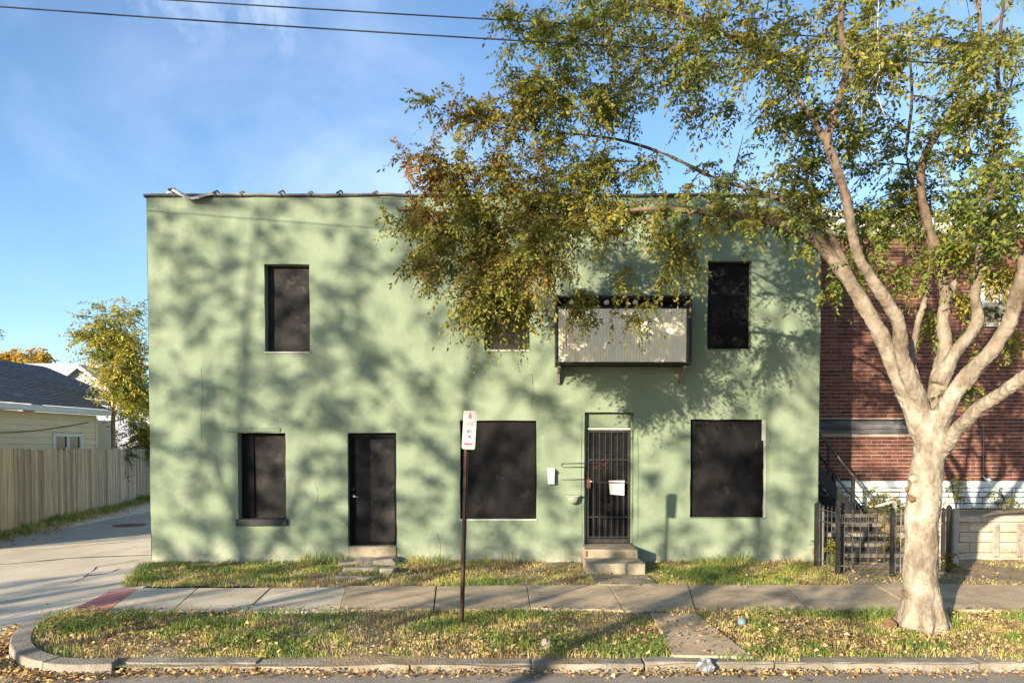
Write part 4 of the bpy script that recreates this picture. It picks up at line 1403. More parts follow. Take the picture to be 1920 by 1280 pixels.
# metal stair up to the left
sr = thing('metal_stair', 'rusty dark metal stair with handrails climbing behind the green wall corner', 'stair', (6.8, 13.9, 0.8))
a0, a1 = P(1640, 1010, 13.55), P(1540, 893, 13.55)
dirv = (a1 - a0).normalized()
LEN = (a0.x - X_R - 0.12) / -dirv.x
for yy in (13.5, 14.3):
    s0 = Vector((a0.x, yy, a0.z - 0.02))
    MB().bar(s0, s0 + dirv * LEN, 0.05, 0.2).build('stringer', 'black_iron', sr)
    h0 = P(1648, 953, 13.5); h0.y = yy
    h1 = P(1540, 817, 13.5); h1.y = yy
    hd = (h1 - h0).normalized()
    MB().tube([h0 + Vector((0.22, 0, -0.04)), h0, h0 + hd * ((h0.x - X_R - 0.05) / -hd.x)], 0.022, 7).build('handrail', 'grey_iron', sr, smooth=True)
    MB().tube([h0 - Vector((0, 0, 0.42)), h0 - Vector((0, 0, 0.42)) + hd * ((h0.x - X_R - 0.05) / -hd.x)], 0.016, 6).build('midrail', 'black_iron', sr, smooth=True)
    for k in range(5):
        q = h0 + hd * (0.05 + k * 0.78)
        if q.x < X_R + 0.06: continue
        MB().bar((q.x, yy, q.z), (q.x, yy, q.z - 0.85), 0.035 if k != 1 else 0.06).build('post', 'black_iron', sr)
for k in range(11):
    q = Vector((a0.x, 13.53, a0.z)) + dirv * (0.15 + k * 0.31)
    if q.x < X_R + 0.2: continue
    MB().box(q.x - 0.14, q.x + 0.12, 13.53, 14.27, q.z - 0.02, q.z + 0.02).build('tread', 'dark_stone', sr)
hp = P(1688, 975, 13.0)
MB().bar((hp.x, 13.2, 1.05), (hp.x, 13.2, 0.1), 0.05).build('post', 'pale_iron', sr)
MB().bar((hp.x, 13.2, 1.05), (P(1650, 950, 13.3).x, 13.45, P(1650, 950, 13.3).z), 0.045).build('handrail', 'pale_iron', sr)

# iron fence and gate
def post(t, px, py, Y, ztop, w, m='black_iron'):
    p = P(px, py, Y)
    b = MB()
    b.box(p.x - w / 2, p.x + w / 2, Y - w / 2, Y + w / 2, -0.08, ztop)
    b.add([(p.x - w * .6, Y - w * .6, ztop), (p.x + w * .6, Y - w * .6, ztop), (p.x + w * .6, Y + w * .6, ztop), (p.x - w * .6, Y + w * .6, ztop), (p.x, Y, ztop + 0.05)],
          [(0, 1, 4), (1, 2, 4), (2, 3, 4), (3, 0, 4), (3, 2, 1, 0)])
    b.build('post', m, t)
    return p
def run(t, A, B, zr, n, ztop, m, w=0.009, arch=0.0, tips=True):
    A, B = Vector(A), Vector(B)
    for z in zr:
        MB().bar((A.x, A.y, z), (B.x, B.y, z), 0.02, 0.014).build('rail', m, t)
    for i in range(n):
        f = (i + 0.5) / n
        q = A.lerp(B, f)
        zt = ztop + arch * math.sin(math.pi * f)
        b = MB()
        b.bar((q.x, q.y, 0.02), (q.x, q.y, zt), w)
        if tips:
            b.add([(q.x - w, q.y - w, zt), (q.x + w, q.y - w, zt), (q.x + w, q.y + w, zt), (q.x - w, q.y + w, zt), (q.x, q.y, zt + 0.05)], [(0, 1, 4), (1, 2, 4), (2, 3, 4), (3, 0, 4)])
        b.build('picket', m, t)
f1 = thing('iron_fence', 'short run of black iron fence touching the green wall corner', 'fence', (6.0, 12.0, 0), 'iron fence runs in front of the brick house yard')
pA = post(f1, 1533, 1000, 11.85, P(1533, 945, 11.85).z, 0.085)
post(f1, 1541, 1000, 11.9, P(1541, 955, 11.9).z, 0.05, 'pale_iron')
pB = post(f1, 1571, 1000, 11.05, P(1571, 940, 11.05).z, 0.05)
run(f1, (pA.x, 11.85, 0), (pB.x, 11.05, 0), (0.15, 0.83, 1.02), 5, 1.06, 'grey_iron')
g1 = thing('iron_gate', 'black iron gate of thin pickets hung between two posts', 'gate', (6.6, 11.05, 0))
pC = post(g1, 1580, 1000, 11.3, P(1580, 940, 11.3).z, 0.045)
pD = post(g1, 1673, 1000, 11.05, P(1673, 955, 11.05).z, 0.05)
run(g1, (pB.x + 0.05, 11.07, 0), (pD.x - 0.05, 11.07, 0), (0.16, 0.86, 0.98), 6, 1.04, 'grey_iron')
b = MB()
for k in range(6):
    f = (k + 0.5) / 6
    x = pB.x + 0.05 + (pD.x - pB.x - 0.1) * f
    b.tube([(x + 0.05 * math.cos(t_ / 10 * 2 * math.pi), 11.055, 0.92 + 0.05 * math.sin(t_ / 10 * 2 * math.pi)) for t_ in range(11)], 0.006, 5)
b.build('ring_row', 'grey_iron', g1, smooth=True)
f2 = thing('iron_fence', 'iron fence run half hidden behind the pale tree trunk', 'fence', (7.6, 11.4, 0), 'iron fence runs in front of the brick house yard')
pE = post(f2, 1768, 1000, 11.55, P(1768, 955, 11.55).z, 0.05)
pF = post(f2, 1779, 1000, 11.6, P(1779, 950, 11.6).z, 0.06)
post(f2, 1790, 1000, 11.8, P(1790, 958, 11.8).z, 0.09, 'pale_iron')
run(f2, (pD.x + 0.04, 11.1, 0), (pE.x, 11.55, 0), (0.15, 0.80, 1.0), 10, 1.02, 'pale_iron')

# ================================================================== LEFT: FENCE, HOUSES
wf = thing('wooden_fence', 'tall weathered board fence along the far side of the alley', 'fence', (-13.2, 20, 0))
fa, fb = G(0, 1002), G(271, 936)
fd = (fb - fa); fd.z = 0
fl_ = fd.length
fd.normalize()
fn = Vector((fd.y, -fd.x, 0))
PW = 0.185
pv = []
for i in range(6):
    bb = MB()
    h = 2.03 + random.uniform(-0.035, 0.03)
    q = fd * (PW - random.uniform(0.006, 0.016))
    c_ = 0.03
    t_ = random.uniform(-0.006, 0.006)
    bb.hexa([(0, 0, 0), q, q - fn * 0.02, -fn * 0.02, Vector((0, 0, h + t_)), q + Vector((0, 0, h - t_)), q - fn * 0.02 + Vector((0, 0, h - t_)), -fn * 0.02 + Vector((0, 0, h + t_))])
    pv.append(bb.mesh('plank', 'fence_wood'))
n = int((fl_ + 9.5) / PW)
for i in range(n):
    q = fa - fd * 3.5 + fd * (i * PW) + fn * random.uniform(-0.012, 0.012)
    link_mesh('plank', random.choice(pv), wf, (q.x, q.y, 0.03 + random.uniform(-0.03, 0.012)))
for z in (0.4, 1.1, 1.75):
    MB().bar(fa - fd * 3.5 - fn * 0.06 + Vector((0, 0, z)), fb + fd * 6 - fn * 0.06 + Vector((0, 0, z)), 0.04, 0.09).build('rail', 'fence_wood', wf)
for i in range(9):
    q = fa - fd * 3.5 + fd * (i * 2.4) - fn * 0.13
    MB().bar((q.x, q.y, -0.1), (q.x, q.y, 1.95), 0.09).build('post', 'fence_wood', wf)

# beige house
e_ = Vector((0.146, 0.989, 0)).normalized()
n_ = Vector((-0.989, 0.146, 0)).normalized()
A0 = Vector((-15.0, 20.0, 0))
sh = thing('beige_house', 'single storey beige clapboard house with dark shingle roof behind the board fence', 'house', A0 + n_ * 3)
U = Vector((0, 0, 1))
def H(t, s, z):
    return A0 + e_ * t + n_ * s + U * z
MB().obox(H(-10, 0.02, -0.2), e_ * 13.8, n_ * 9, U * 3.32).build('wall', 'siding', sh)
MB().obox(H(3.82, 1.4, -0.2), e_ * 2.6, n_ * 7, U * 3.32).build('rear_wall', 'siding', sh)
wt0, wt1 = None, None
def t_of(px):
    # distance along the wall seen at a column of the photograph
    k = (px - 960) / 1280
    return (A0.x - k * A0.y) / (k * e_.y - e_.x)
wt0, wt1 = t_of(100), t_of(152)
wz0, wz1 = 1.2, P(125, 813, H((wt0 + wt1) / 2, 0, 0).y).z
z = 0.0
while z < 3.1:
    segs = [(-10, 3.8)]
    if z + 0.2 > wz0 and z < wz1 + 0.02:
        segs = [(-10, wt0 - 0.02), (wt1 + 0.02, 3.8)]
    for s0, s1 in segs:
        b = MB()
        b.hexa([H(s0, -0.03, z), H(s1, -0.03, z), H(s1, 0.02, z), H(s0, 0.02, z), H(s0, -0.006, z + 0.205), H(s1, -0.006, z + 0.205), H(s1, 0.02, z + 0.205), H(s0, 0.02, z + 0.205)])
        b.build('clapboard', 'siding', sh)
    z += 0.2
MB().obox(H(3.72, -0.035, 0), e_ * 0.1, n_ * 0.06, U * 3.1).build('corner_trim', 'siding', sh)
wi = MB().obox(H(wt0, 0.0, wz0), e_ * (wt1 - wt0), n_ * 0.02, U * (wz1 - wz0)).build('window', 'dark_glass', sh)
b = MB()
T = 0.1
b.obox(H(wt0 - T * 0.3, -0.05, wz0), e_ * T, n_ * 0.06, U * (wz1 - wz0)); b.obox(H(wt1 - T * 0.7, -0.05, wz0), e_ * T, n_ * 0.06, U * (wz1 - wz0))
b.obox(H(wt0 - 0.03, -0.052, wz1 - 0.09), e_ * (wt1 - wt0 + 0.06), n_ * 0.06, U * 0.1); b.obox(H((wt0 + wt1) / 2 - 0.04, -0.048, wz0), e_ * 0.08, n_ * 0.06, U * (wz1 - wz0 - 0.09))
b.build('frame', 'white_paint', wi)
# roof
ez, rz = 3.42, 5.3
def RP(t, s):
    """point on the street side roof slope; s inward from the wall"""
    return H(t, s, ez + (rz - ez) * (s + 0.35) / 4.85)
b = MB()
nc = 30
for i in range(nc):
    s0 = -0.35 + 4.85 * i / nc
    s1 = -0.35 + 4.85 * (i + 1) / nc
    tend = 4.05 if s0 < 0.75 else 6.5
    t = -10.5 - (0.25 if i % 2 else 0)
    while t < tend:
        L = random.uniform(0.6, 1.1)
        te = min(t + L, tend)
        l_ = U * (0.022 + random.uniform(0, 0.006))
        b.add([RP(t, s0) + l_, RP(te - 0.006, s0) + l_, RP(te - 0.006, s1) + U * 0.004, RP(t, s1) + U * 0.004, RP(t, s0) - U * 0.01, RP(te - 0.006, s0) - U * 0.01], [(0, 1, 2, 3), (4, 5, 1, 0)])
        t = te
roof = MB()
roof.add([RP(-10.5, -0.34), RP(4.05, -0.34), RP(4.05, 0.75), RP(6.5, 0.75), RP(6.5, 4.5), RP(-10.5, 4.5)], [(0, 1, 2, 3, 4, 5)])
roof.add([RP(-10.5, 4.5), RP(6.5, 4.5), H(6.5, 9.35, ez), H(-10.5, 9.35, ez)], [(0, 1, 2, 3)])
roof_o = roof.build('roof', 'shingle', sh)
stuff(b.build('shingles', 'shingle', roof_o))
MB().obox(H(-10.5, -0.36, ez - 0.2), e_ * 14.55, n_ * 0.03, U * 0.17).build('fascia', 'white_paint', sh)
MB().obox(H(4.08, 0.72, RP(0, 0.75).z - H(0, 0, 0).z - 0.2), e_ * 2.4, n_ * 0.03, U * 0.17).build('fascia', 'white_paint', sh)
MB().obox(H(-10.5, -0.33, ez - 0.2), e_ * 14.5, n_ * 0.34, U * 0.02).build('soffit', 'white_paint', sh)
b = MB()
b.tube([H(t, -0.06, 2.85 - 0.38 * math.sin(math.pi * (t + 4) / 7.4) + 0.1 * (t + 4) / 7) for t in np.linspace(-4, 3.4, 24)], 0.012, 5)
tag(b.build('slack_cable', 'bark_dark', smooth=True), 'slack brown cable sagging across the beige clapboards', 'cable')

# grey house behind with a pale roof
gh = thing('grey_house', 'grey gabled house with pale roof seen beyond the dark shingle roof', 'house', (-24, 36, 0))
gy = 34.0
ap = P(152, 683, gy)
gl, gr_ = P(98, 712, gy), P(236, 748, gy)
sl = (ap.z - gr_.z) / (gr_.x - ap.x)
hw = 3.4
b = MB()
b.add([(ap.x - hw, gy, -0.2), (ap.x + hw, gy, -0.2), (ap.x + hw, gy, ap.z - sl * hw), (ap.x, gy, ap.z - 0.05), (ap.x - hw, gy, ap.z - sl * hw),
       (ap.x - hw, gy + 5, -0.2), (ap.x + hw, gy + 5, -0.2), (ap.x + hw, gy + 5, ap.z - sl * hw), (ap.x, gy + 5, ap.z - 0.05), (ap.x - hw, gy + 5, ap.z - sl * hw)],
      [(0, 1, 2, 3, 4), (1, 6, 7, 2), (0, 4, 9, 5), (5, 9, 8, 7, 6)])
b.build('gable_wall', 'grey_siding', gh)
b = MB()
for s in (-1, 1):
    x2 = ap.x + s * (hw + 0.3)
    z2 = ap.z - sl * (hw + 0.3)
    b.hexa([(ap.x, gy - 0.3, ap.z - 0.12), (x2, gy - 0.3, z2 - 0.12), (x2, gy + 5, z2 - 0.12), (ap.x, gy + 5, ap.z - 0.12), (ap.x, gy - 0.3, ap.z), (x2, gy - 0.3, z2), (x2, gy + 5, z2), (ap.x, gy + 5, ap.z)])
b.build('roof', 'pale_roof', gh)
b = MB()
for s in (-1, 1):
    x2 = ap.x + s * (hw + 0.32)
    z2 = ap.z - sl * (hw + 0.32)
    b.hexa([(ap.x, gy - 0.33, ap.z - 0.2), (x2, gy - 0.33, z2 - 0.2), (x2, gy - 0.302, z2 - 0.2), (ap.x, gy - 0.302, ap.z - 0.2), (ap.x, gy - 0.33, ap.z + 0.01), (x2, gy - 0.33, z2 + 0.01), (x2, gy - 0.302, z2 + 0.01), (ap.x, gy - 0.302, ap.z + 0.01)])
b.build('rake_trim', 'white_paint', gh)
# pale main roof, ridge along the street
zr_ = P(70, 681, 40).z
b = MB()
for i in range(12):
    f0, f1 = i / 12, (i + 1) / 12
    ya, yb = 35.2 + 4.8 * f0, 35.2 + 4.8 * f1
    za, zb = 4.2 + (zr_ - 4.2) * f0, 4.2 + (zr_ - 4.2) * f1
    b.add([(-42, ya, za + 0.02), (ap.x + 0.3, ya, za + 0.02), (ap.x + 0.3, yb, zb), (-42, yb, zb), (-42, ya, za), (ap.x + 0.3, ya, za)], [(0, 1, 2, 3), (4, 5, 1, 0)])
b.build('main_roof', 'pale_roof', gh)
MB().box(-42, ap.x + 0.1, 35.6, 44, -0.2, 4.2).build('main_wall', 'grey_siding', gh)

# ================================================================== FOLIAGE TOOLS
PAL = ['leaf_bronze', 'leaf_olive', 'leaf_yellow', 'leaf_green', 'leaf_dark', 'leaf_rust', 'leaf_gold', 'leaf_orange']
PI = {p.split('_')[1]: i for i, p in enumerate(PAL)}

class Tree:
    def __init__(self):
        self.nodes, self.rad, self.level = [], [], []
        self.branches = []            # (pts, radii)
        self.sb, self.sd, self.sl, self.sdr, self.sp = [], [], [], [], []
    def limb(self, pts, rad, k=5):
        """smooth limb through points; returns dense points"""
        q = cr([Vector(p) for p in pts], k)
        r = []
        for i in range(len(pts) - 1):
            for s in range(k):
                r.append(rad[i] + (rad[i + 1] - rad[i]) * s / k)
        r.append(rad[-1])
        for p, rr in zip(q, r):
            self.nodes.append(p); self.rad.append(rr)
        return q, r
    def sprout(self, c, n_spray, pal, length=(0.3, 0.6), droop=0.45, spread=0.35, reach=None, maxlen=4.0, start=None):
        """branch from the nearest wood to c, leafy sprays along its outer half"""
        c = Vector(c)
        N = np.array([tuple(p) for p in self.nodes])
        d = np.linalg.norm(N - np.array(c), axis=1) + 0.25 * np.maximum(0, N[:, 2] - c.z) - 3.0 * np.minimum(np.array(self.rad), 0.06)
        i = int(np.argmin(d))
        a = self.nodes[i]
        L = (c - a).length
        mid = a.lerp(c, 0.5) + Vector((random.uniform(-1, 1), random.uniform(-1, 1), random.uniform(-0.2, 1.0))) * (0.16 * L)
        pts = []
        m = max(4, int(L / 0.18))
        for k in range(m + 1):
            t = k / m
            p = a * (1 - t) ** 2 + mid * 2 * t * (1 - t) + c * t * t
            p = p + Vector((random.uniform(-1, 1), random.uniform(-1, 1), random.uniform(-1, 1))) * (0.012 if 0 < k else 0)
            pts.append(p)
        r0 = min(self.rad[i] * 0.7, 0.007 + 0.008 * L)
        rr = [r0 + (0.0035 - r0) * (k / m) for k in range(m + 1)]
        self.branches.append((pts, rr))
        for p, r_ in list(zip(pts, rr))[1:]:
            self.nodes.append(p); self.rad.append(r_)
        main = (c - a).normalized() if L > 0.05 else Vector((0, 0, 1))
        # only the outer ~0.8 m carries leaves
        s0 = max(0.0, 1 - 0.9 / max(L, 0.05))
        for _ in range(n_spray):
            t = s0 + (1 - s0) * random.random()
            f = t * m
            k = min(int(f), m - 1)
            p = pts[k].lerp(pts[k + 1], f - k)
            v = Vector((random.gauss(0, 1), random.gauss(0, 1), random.gauss(-0.1, 0.7))).normalized()
            dv = (v * 0.8 + main * 0.55).normalized()
            self.sb.append(tuple(p)); self.sd.append(tuple(dv))
            self.sl.append(random.uniform(*length)); self.sdr.append(droop * random.uniform(0.5, 1.5))
            self.sp.append(PI[pal if isinstance(pal, str) else random.choice(pal)])
    def build(self, parent, leaf=0.05, per=18, bark='bark_dark', wood='twig', sides=5, leafname='leaves', width=0.42, twig_r=0.0026, pair=True, jit_pal=0.12):
        if self.branches:
            b = MB()
            for pts, rr in self.branches:
                b.tube(pts, rr, sides, cap=False)
            stuff(b.build('branches', bark, parent, smooth=True))
        org = np.array(tuple(wloc(parent)))
        B = np.array(self.sb); D = np.array(self.sd); L = np.array(self.sl)[:, None]; DR = np.array(self.sdr)[:, None]; PL = np.array(self.sp)
        n = len(B)
        def at(t):
            return B + D * L * t + np.array([0, 0, -1.0]) * (L * DR * t * t)
        # twigs
        K = 5
        ring = []
        for k in range(K):
            t = k / (K - 1)
            c = at(t)
            tg = D + np.array([0, 0, -2.0]) * DR * t
            tg /= np.linalg.norm(tg, axis=1, keepdims=True)
            a = np.cross(tg, np.array([0.3, 0.2, 1.0])); a /= np.linalg.norm(a, axis=1, keepdims=True) + 1e-9
            bb = np.cross(tg, a)
            r_ = twig_r * (1.2 - t)
            for th in (0, 2.1, 4.2):
                ring.append(c + a * math.cos(th) * r_ + bb * math.sin(th) * r_)
        V = np.stack(ring, 1)           # n, K*3, 3
        F = []
        base = np.arange(n) * (K * 3)
        for k in range(K - 1):
            for s in range(3):
                s2 = (s + 1) % 3
                F.append(np.stack([base + k * 3 + s, base + k * 3 + s2, base + (k + 1) * 3 + s2, base + (k + 1) * 3 + s], 1))
        me = npmesh('twigs', V.reshape(-1, 3) - org, np.concatenate(F), [wood])
        stuff(link_mesh('twigs', me, parent, org))
        # leaves
        lv, lm = [], []
        for k in range(per):
            t = (0.08 + 0.92 * (k + 0.5 * rng.random((n, 1))) / per)
            c = at(t)
            tg = D + np.array([0, 0, -2.0]) * DR * t
            tg /= np.linalg.norm(tg, axis=1, keepdims=True)
            up = np.array([0, 0, 1.0]) + rng.normal(0, 0.45, (n, 3))
            sd = np.cross(tg, up); sd /= np.linalg.norm(sd, axis=1, keepdims=True) + 1e-9
            sgn = 1 if k % 2 else -1
            ld = sd * sgn * 0.9 + tg * 0.5 + rng.normal(0, 0.28, (n, 3)) + np.array([0, 0, -0.35])
            if k == per - 1:
                ld = tg + rng.normal(0, 0.15, (n, 3))
            ld /= np.linalg.norm(ld, axis=1, keepdims=True)
            nm = np.cross(ld, tg + rng.normal(0, 0.5, (n, 3))); nm /= np.linalg.norm(nm, axis=1, keepdims=True) + 1e-9
            wd = np.cross(nm, ld)
            s = leaf * (0.65 + 0.7 * rng.random((n, 1)))
            w = s * width * (0.8 + 0.4 * rng.random((n, 1)))
            b0 = c + ld * 0.004
            lv.append(np.stack([b0, b0 + ld * s * 0.45 + wd * w * 0.5 + nm * s * 0.10, b0 + ld * s, b0 + ld * s * 0.45 - wd * w * 0.5 + nm * s * 0.10], 1))
            m_ = PL.copy()
            sw = rng.random(n) < jit_pal
            m_[sw] = rng.choice(PL, sw.sum()) if sw.sum() else m_[sw]
            lm.append(m_)
        V = np.concatenate(lv, 0).reshape(-1, 3) - org
        nf = len(V) // 4
        F = np.arange(nf * 4).reshape(nf, 4)
        me = npmesh(leafname, V, F, PAL, np.concatenate(lm))
        o = stuff(link_mesh(leafname, me, parent, org))
        return o

def in_ellipse(px, py, rx, ry):
    while True:
        a, c = random.uniform(-1, 1), random.uniform(-1, 1)
        if a * a + c * c <= 1:
            return px + a * rx, py + c * ry

# ================================================================== STREET TREE
tb = G(1728, 1178)
TD = tb.y
tree = thing('street_tree', 'tall pale barked street tree with spreading limbs and olive autumn leaves', 'tree', (tb.x, TD, 0))
T = Tree()
def L_(lst):
    return [P(a, c, d) for a, c, d, r_ in lst], [r_ for a, c, d, r_ in lst]
wood = MB()
def add_limb(lst, n=12, k=5, thick=0.022, f=0.80):
    pts, rad = L_(lst)
    rad = [r_ * f for r_ in rad]
    q, r = T.limb(pts, rad, k)
    m = len(q)
    cut = next((i for i, x in enumerate(r) if x < thick), m)
    if cut > 1:
        wood.tube(q[:cut], r[:cut], n, wob=0.16)
    if cut < m:
        T.branches.append((q[max(0, cut - 1):], r[max(0, cut - 1):]))
t0 = TD
add_limb([(1730, 1192, t0, .34), (1729, 1168, t0, .285), (1728, 1120, t0, .252), (1727, 1050, t0, .228), (1728, 980, t0, .222), (1733, 920, t0, .218), (1741, 860, t0, .212), (1745, 815, t0, .225), (1747, 770, t0, .20)], 20, f=0.80)
add_limb([(1740, 850, t0, .16), (1722, 790, t0, .15), (1690, 715, 7.8, .125), (1652, 630, 7.9, .108), (1612, 560, 8.0, .105), (1572, 500, 8.1, .105), (1530, 452, 8.2, .10), (1475, 422, 8.35, .082), (1400, 406, 8.55, .064), (1320, 398, 8.7, .050), (1230, 391, 8.8, .040), (1150, 398, 8.9, .030), (1070, 405, 9.0, .022), (980, 420, 9.0, .015), (900, 445, 9.0, .009)])
add_limb([(1600, 545, 8.0, .09), (1572, 475, 8.25, .07), (1538, 415, 8.6, .060), (1490, 386, 8.9, .052), (1425, 360, 9.1, .044), (1331, 330, 9.2, .036), (1249, 290, 9.3, .029), (1160, 262, 9.3, .022), (1060, 250, 9.2, .016), (950, 240, 9.1, .010), (850, 225, 9.0, .006)])
add_limb([(1742, 830, t0, .16), (1718, 740, 7.7, .115), (1692, 670, 7.65, .098), (1682, 600, 7.6, .088), (1645, 540, 7.55, .082), (1612, 485, 7.5, .078), (1596, 430, 7.5, .074), (1588, 375, 7.5, .070), (1562, 300, 7.5, .066), (1552, 262, 7.5, .060), (1570, 200, 7.5, .052), (1587, 130, 7.5, .050), (1576, 50, 7.5, .046), (1583, -40, 7.5, .042), (1560, -200, 7.5, .03), (1540, -360, 7.4, .012)])
add_limb([(1735, 790, t0, .09), (1712, 690, 8.1, .055), (1718, 620, 8.3, .050), (1738, 545, 8.5, .046), (1745, 470, 8.6, .042), (1720, 380, 8.7, .036), (1700, 290, 8.7, .030), (1710, 180, 8.7, .022), (1700, 40, 8.7, .012)])
add_limb([(1750, 830, t0, .17), (1757, 740, 7.9, .135), (1772, 660, 8.0, .11), (1768, 600, 8.05, .085), (1772, 540, 8.1, .072), (1755, 470, 8.15, .065), (1735, 400, 8.2, .062), (1726, 335, 8.2, .058), (1742, 275, 8.2, .056), (1790, 200, 8.2, .052), (1826, 120, 8.2, .048), (1836, 50, 8.2, .042), (1830, -60, 8.2, .036), (1810, -260, 8.2, .015)])
add_limb([(1832, 90, 8.2, .04), (1860, 50, 8.2, .034), (1900, -5, 8.2, .028), (1960, -120, 8.2, .018), (2010, -260, 8.2, .008)])
add_limb([(1768, 640, 8.0, .07), (1780, 560, 8.1, .05), (1803, 495, 8.1, .046), (1822, 420, 8.2, .038), (1845, 330, 8.2, .03), (1880, 220, 8.3, .02), (1910, 100, 8.3, .01)])
add_limb([(1760, 720, 7.85, .12), (1792, 660, 7.8, .095), (1832, 605, 7.75, .085), (1828, 555, 7.7, .075), (1836, 500, 7.65, .062), (1838, 430, 7.6, .052), (1860, 350, 7.5, .044), (1880, 240, 7.4, .035), (1870, 120, 7.3, .025), (1890, -50, 7.3, .012)])
add_limb([(1752, 815, t0, .16), (1785, 745, 7.6, .12), (1822, 695, 7.5, .11), (1862, 655, 7.4, .105), (1895, 600, 7.3, .10), (1912, 530, 7.2, .088), (1935, 440, 7.1, .075), (1990, 330, 7.0, .06), (2060, 180, 7.0, .045), (2120, 0, 7.0, .025), (2160, -150, 7, .01)])
add_limb([(1758, 850, t0, .14), (1790, 812, 7.5, .10), (1832, 768, 7.2, .092), (1880, 735, 6.9, .088), (1940, 695, 6.6, .08), (2030, 640, 6.3, .07), (2150, 560, 6.0, .05), (2300, 450, 5.8, .03), (2420, 330, 5.7, .012)])
add_limb([(1560, 290, 7.5, .045), (1500, 190, 7.7, .036), (1430, 110, 7.9, .03), (1330, 50, 8.0, .024), (1220, 10, 8.1, .018), (1100, -20, 8.2, .01)])
# knots
for px, py, r_ in ((1702, 922, .085), (1697, 896, .06)):
    p = P(px + 14, py, TD - 0.06)
    wood.ball(p, r_, seg=12, ring=8, jit=0.06)
for a_, l_ in ((-2.8, .26), (-1.9, .26), (-1.1, .27), (-0.3, .33), (0.6, .30), (1.6, .27), (2.5, .27)):
    u_ = Vector((math.cos(a_), math.sin(a_), 0))
    c_ = Vector((tb.x, TD, 0))
    wood.tube([c_ + u_ * 0.10 + Vector((0, 0, 0.42)), c_ + u_ * 0.19 + Vector((0, 0, 0.15)), c_ + u_ * 0.24 + Vector((0, 0, 0.03)), c_ + u_ * l_ + Vector((0, 0, -0.05))], [0.09, 0.085, 0.07, 0.03], 8, wob=0.2)
trunk = wood.build('trunk', ['bark', 'bark_upper'], tree, smooth=True)
rm = trunk.modifiers.new('remesh', 'REMESH'); rm.mode = 'VOXEL'; rm.voxel_size = 0.016; rm.use_smooth_shade = True
sm = trunk.modifiers.new('smooth', 'SMOOTH'); sm.iterations = 6; sm.factor = 0.5
for nm_, sz_, st_ in (('bark_lumps', 0.20, 0.04), ('bark_flakes', 0.045, 0.018)):
    tx_ = bpy.data.textures.new(nm_, 'CLOUDS')
    tx_.noise_scale = sz_
    tx_.noise_depth = 3
    dm_ = trunk.modifiers.new(nm_, 'DISPLACE')
    dm_.texture = tx_
    dm_.texture_coords = 'GLOBAL'
    dm_.strength = st_
    dm_.mid_level = 0.55
for px, py, rx, rz in ((1713, 918, .026, .030), (1722, 935, .05, .045), (1714, 1120, .018, .055), (1707, 1112, .022, .012)):
    p = P(px, py, TD - 0.2)
    dx_ = p.x - P(1729, py, TD).x
    rr_ = 0.188 if py < 1000 else 0.207
    b = MB(); b.ball((p.x, TD - math.sqrt(max(0.002, rr_ * rr_ - dx_ * dx_)) - (0.03 if px == 1713 else 0.0), p.z), 1.0, seg=12, ring=6, jit=0.2, scl=(rx, 0.018, rz))
    b.build('bark_scar', 'knot', tree, smooth=True)
# hanging pale root-like dead twigs
b = MB()
for lst in ([(1648, -10, 7.0), (1645, 60, 7.0), (1648, 110, 7.0), (1650, 140, 7.0), (1643, 170, 7.0), (1652, 200, 7.0), (1660, 220, 7.0)],
            [(1650, 130, 7.0), (1632, 150, 7.0), (1600, 195, 7.0)], [(1646, 135, 7.0), (1630, 165, 7.0), (1615, 205, 7.0)], [(1560, 110, 7.2), (1590, 95, 7.2), (1606, 80, 7.2)]):
    b.tube([P(*q) for q in lst], 0.0045, 5)
b.build('dead_twigs', 'coping_metal', tree, smooth=True)

MIX_L = ['bronze', 'olive', 'olive', 'olive', 'olive']
MIX_LY = ['olive', 'yellow', 'olive', 'bronze']
MIX_O = ['bronze', 'bronze', 'rust', 'olive', 'olive']
MIX_M = ['olive', 'olive', 'olive', 'green', 'yellow']
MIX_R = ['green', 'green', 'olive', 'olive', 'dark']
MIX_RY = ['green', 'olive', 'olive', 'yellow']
MIX_D = ['dark', 'green', 'green']
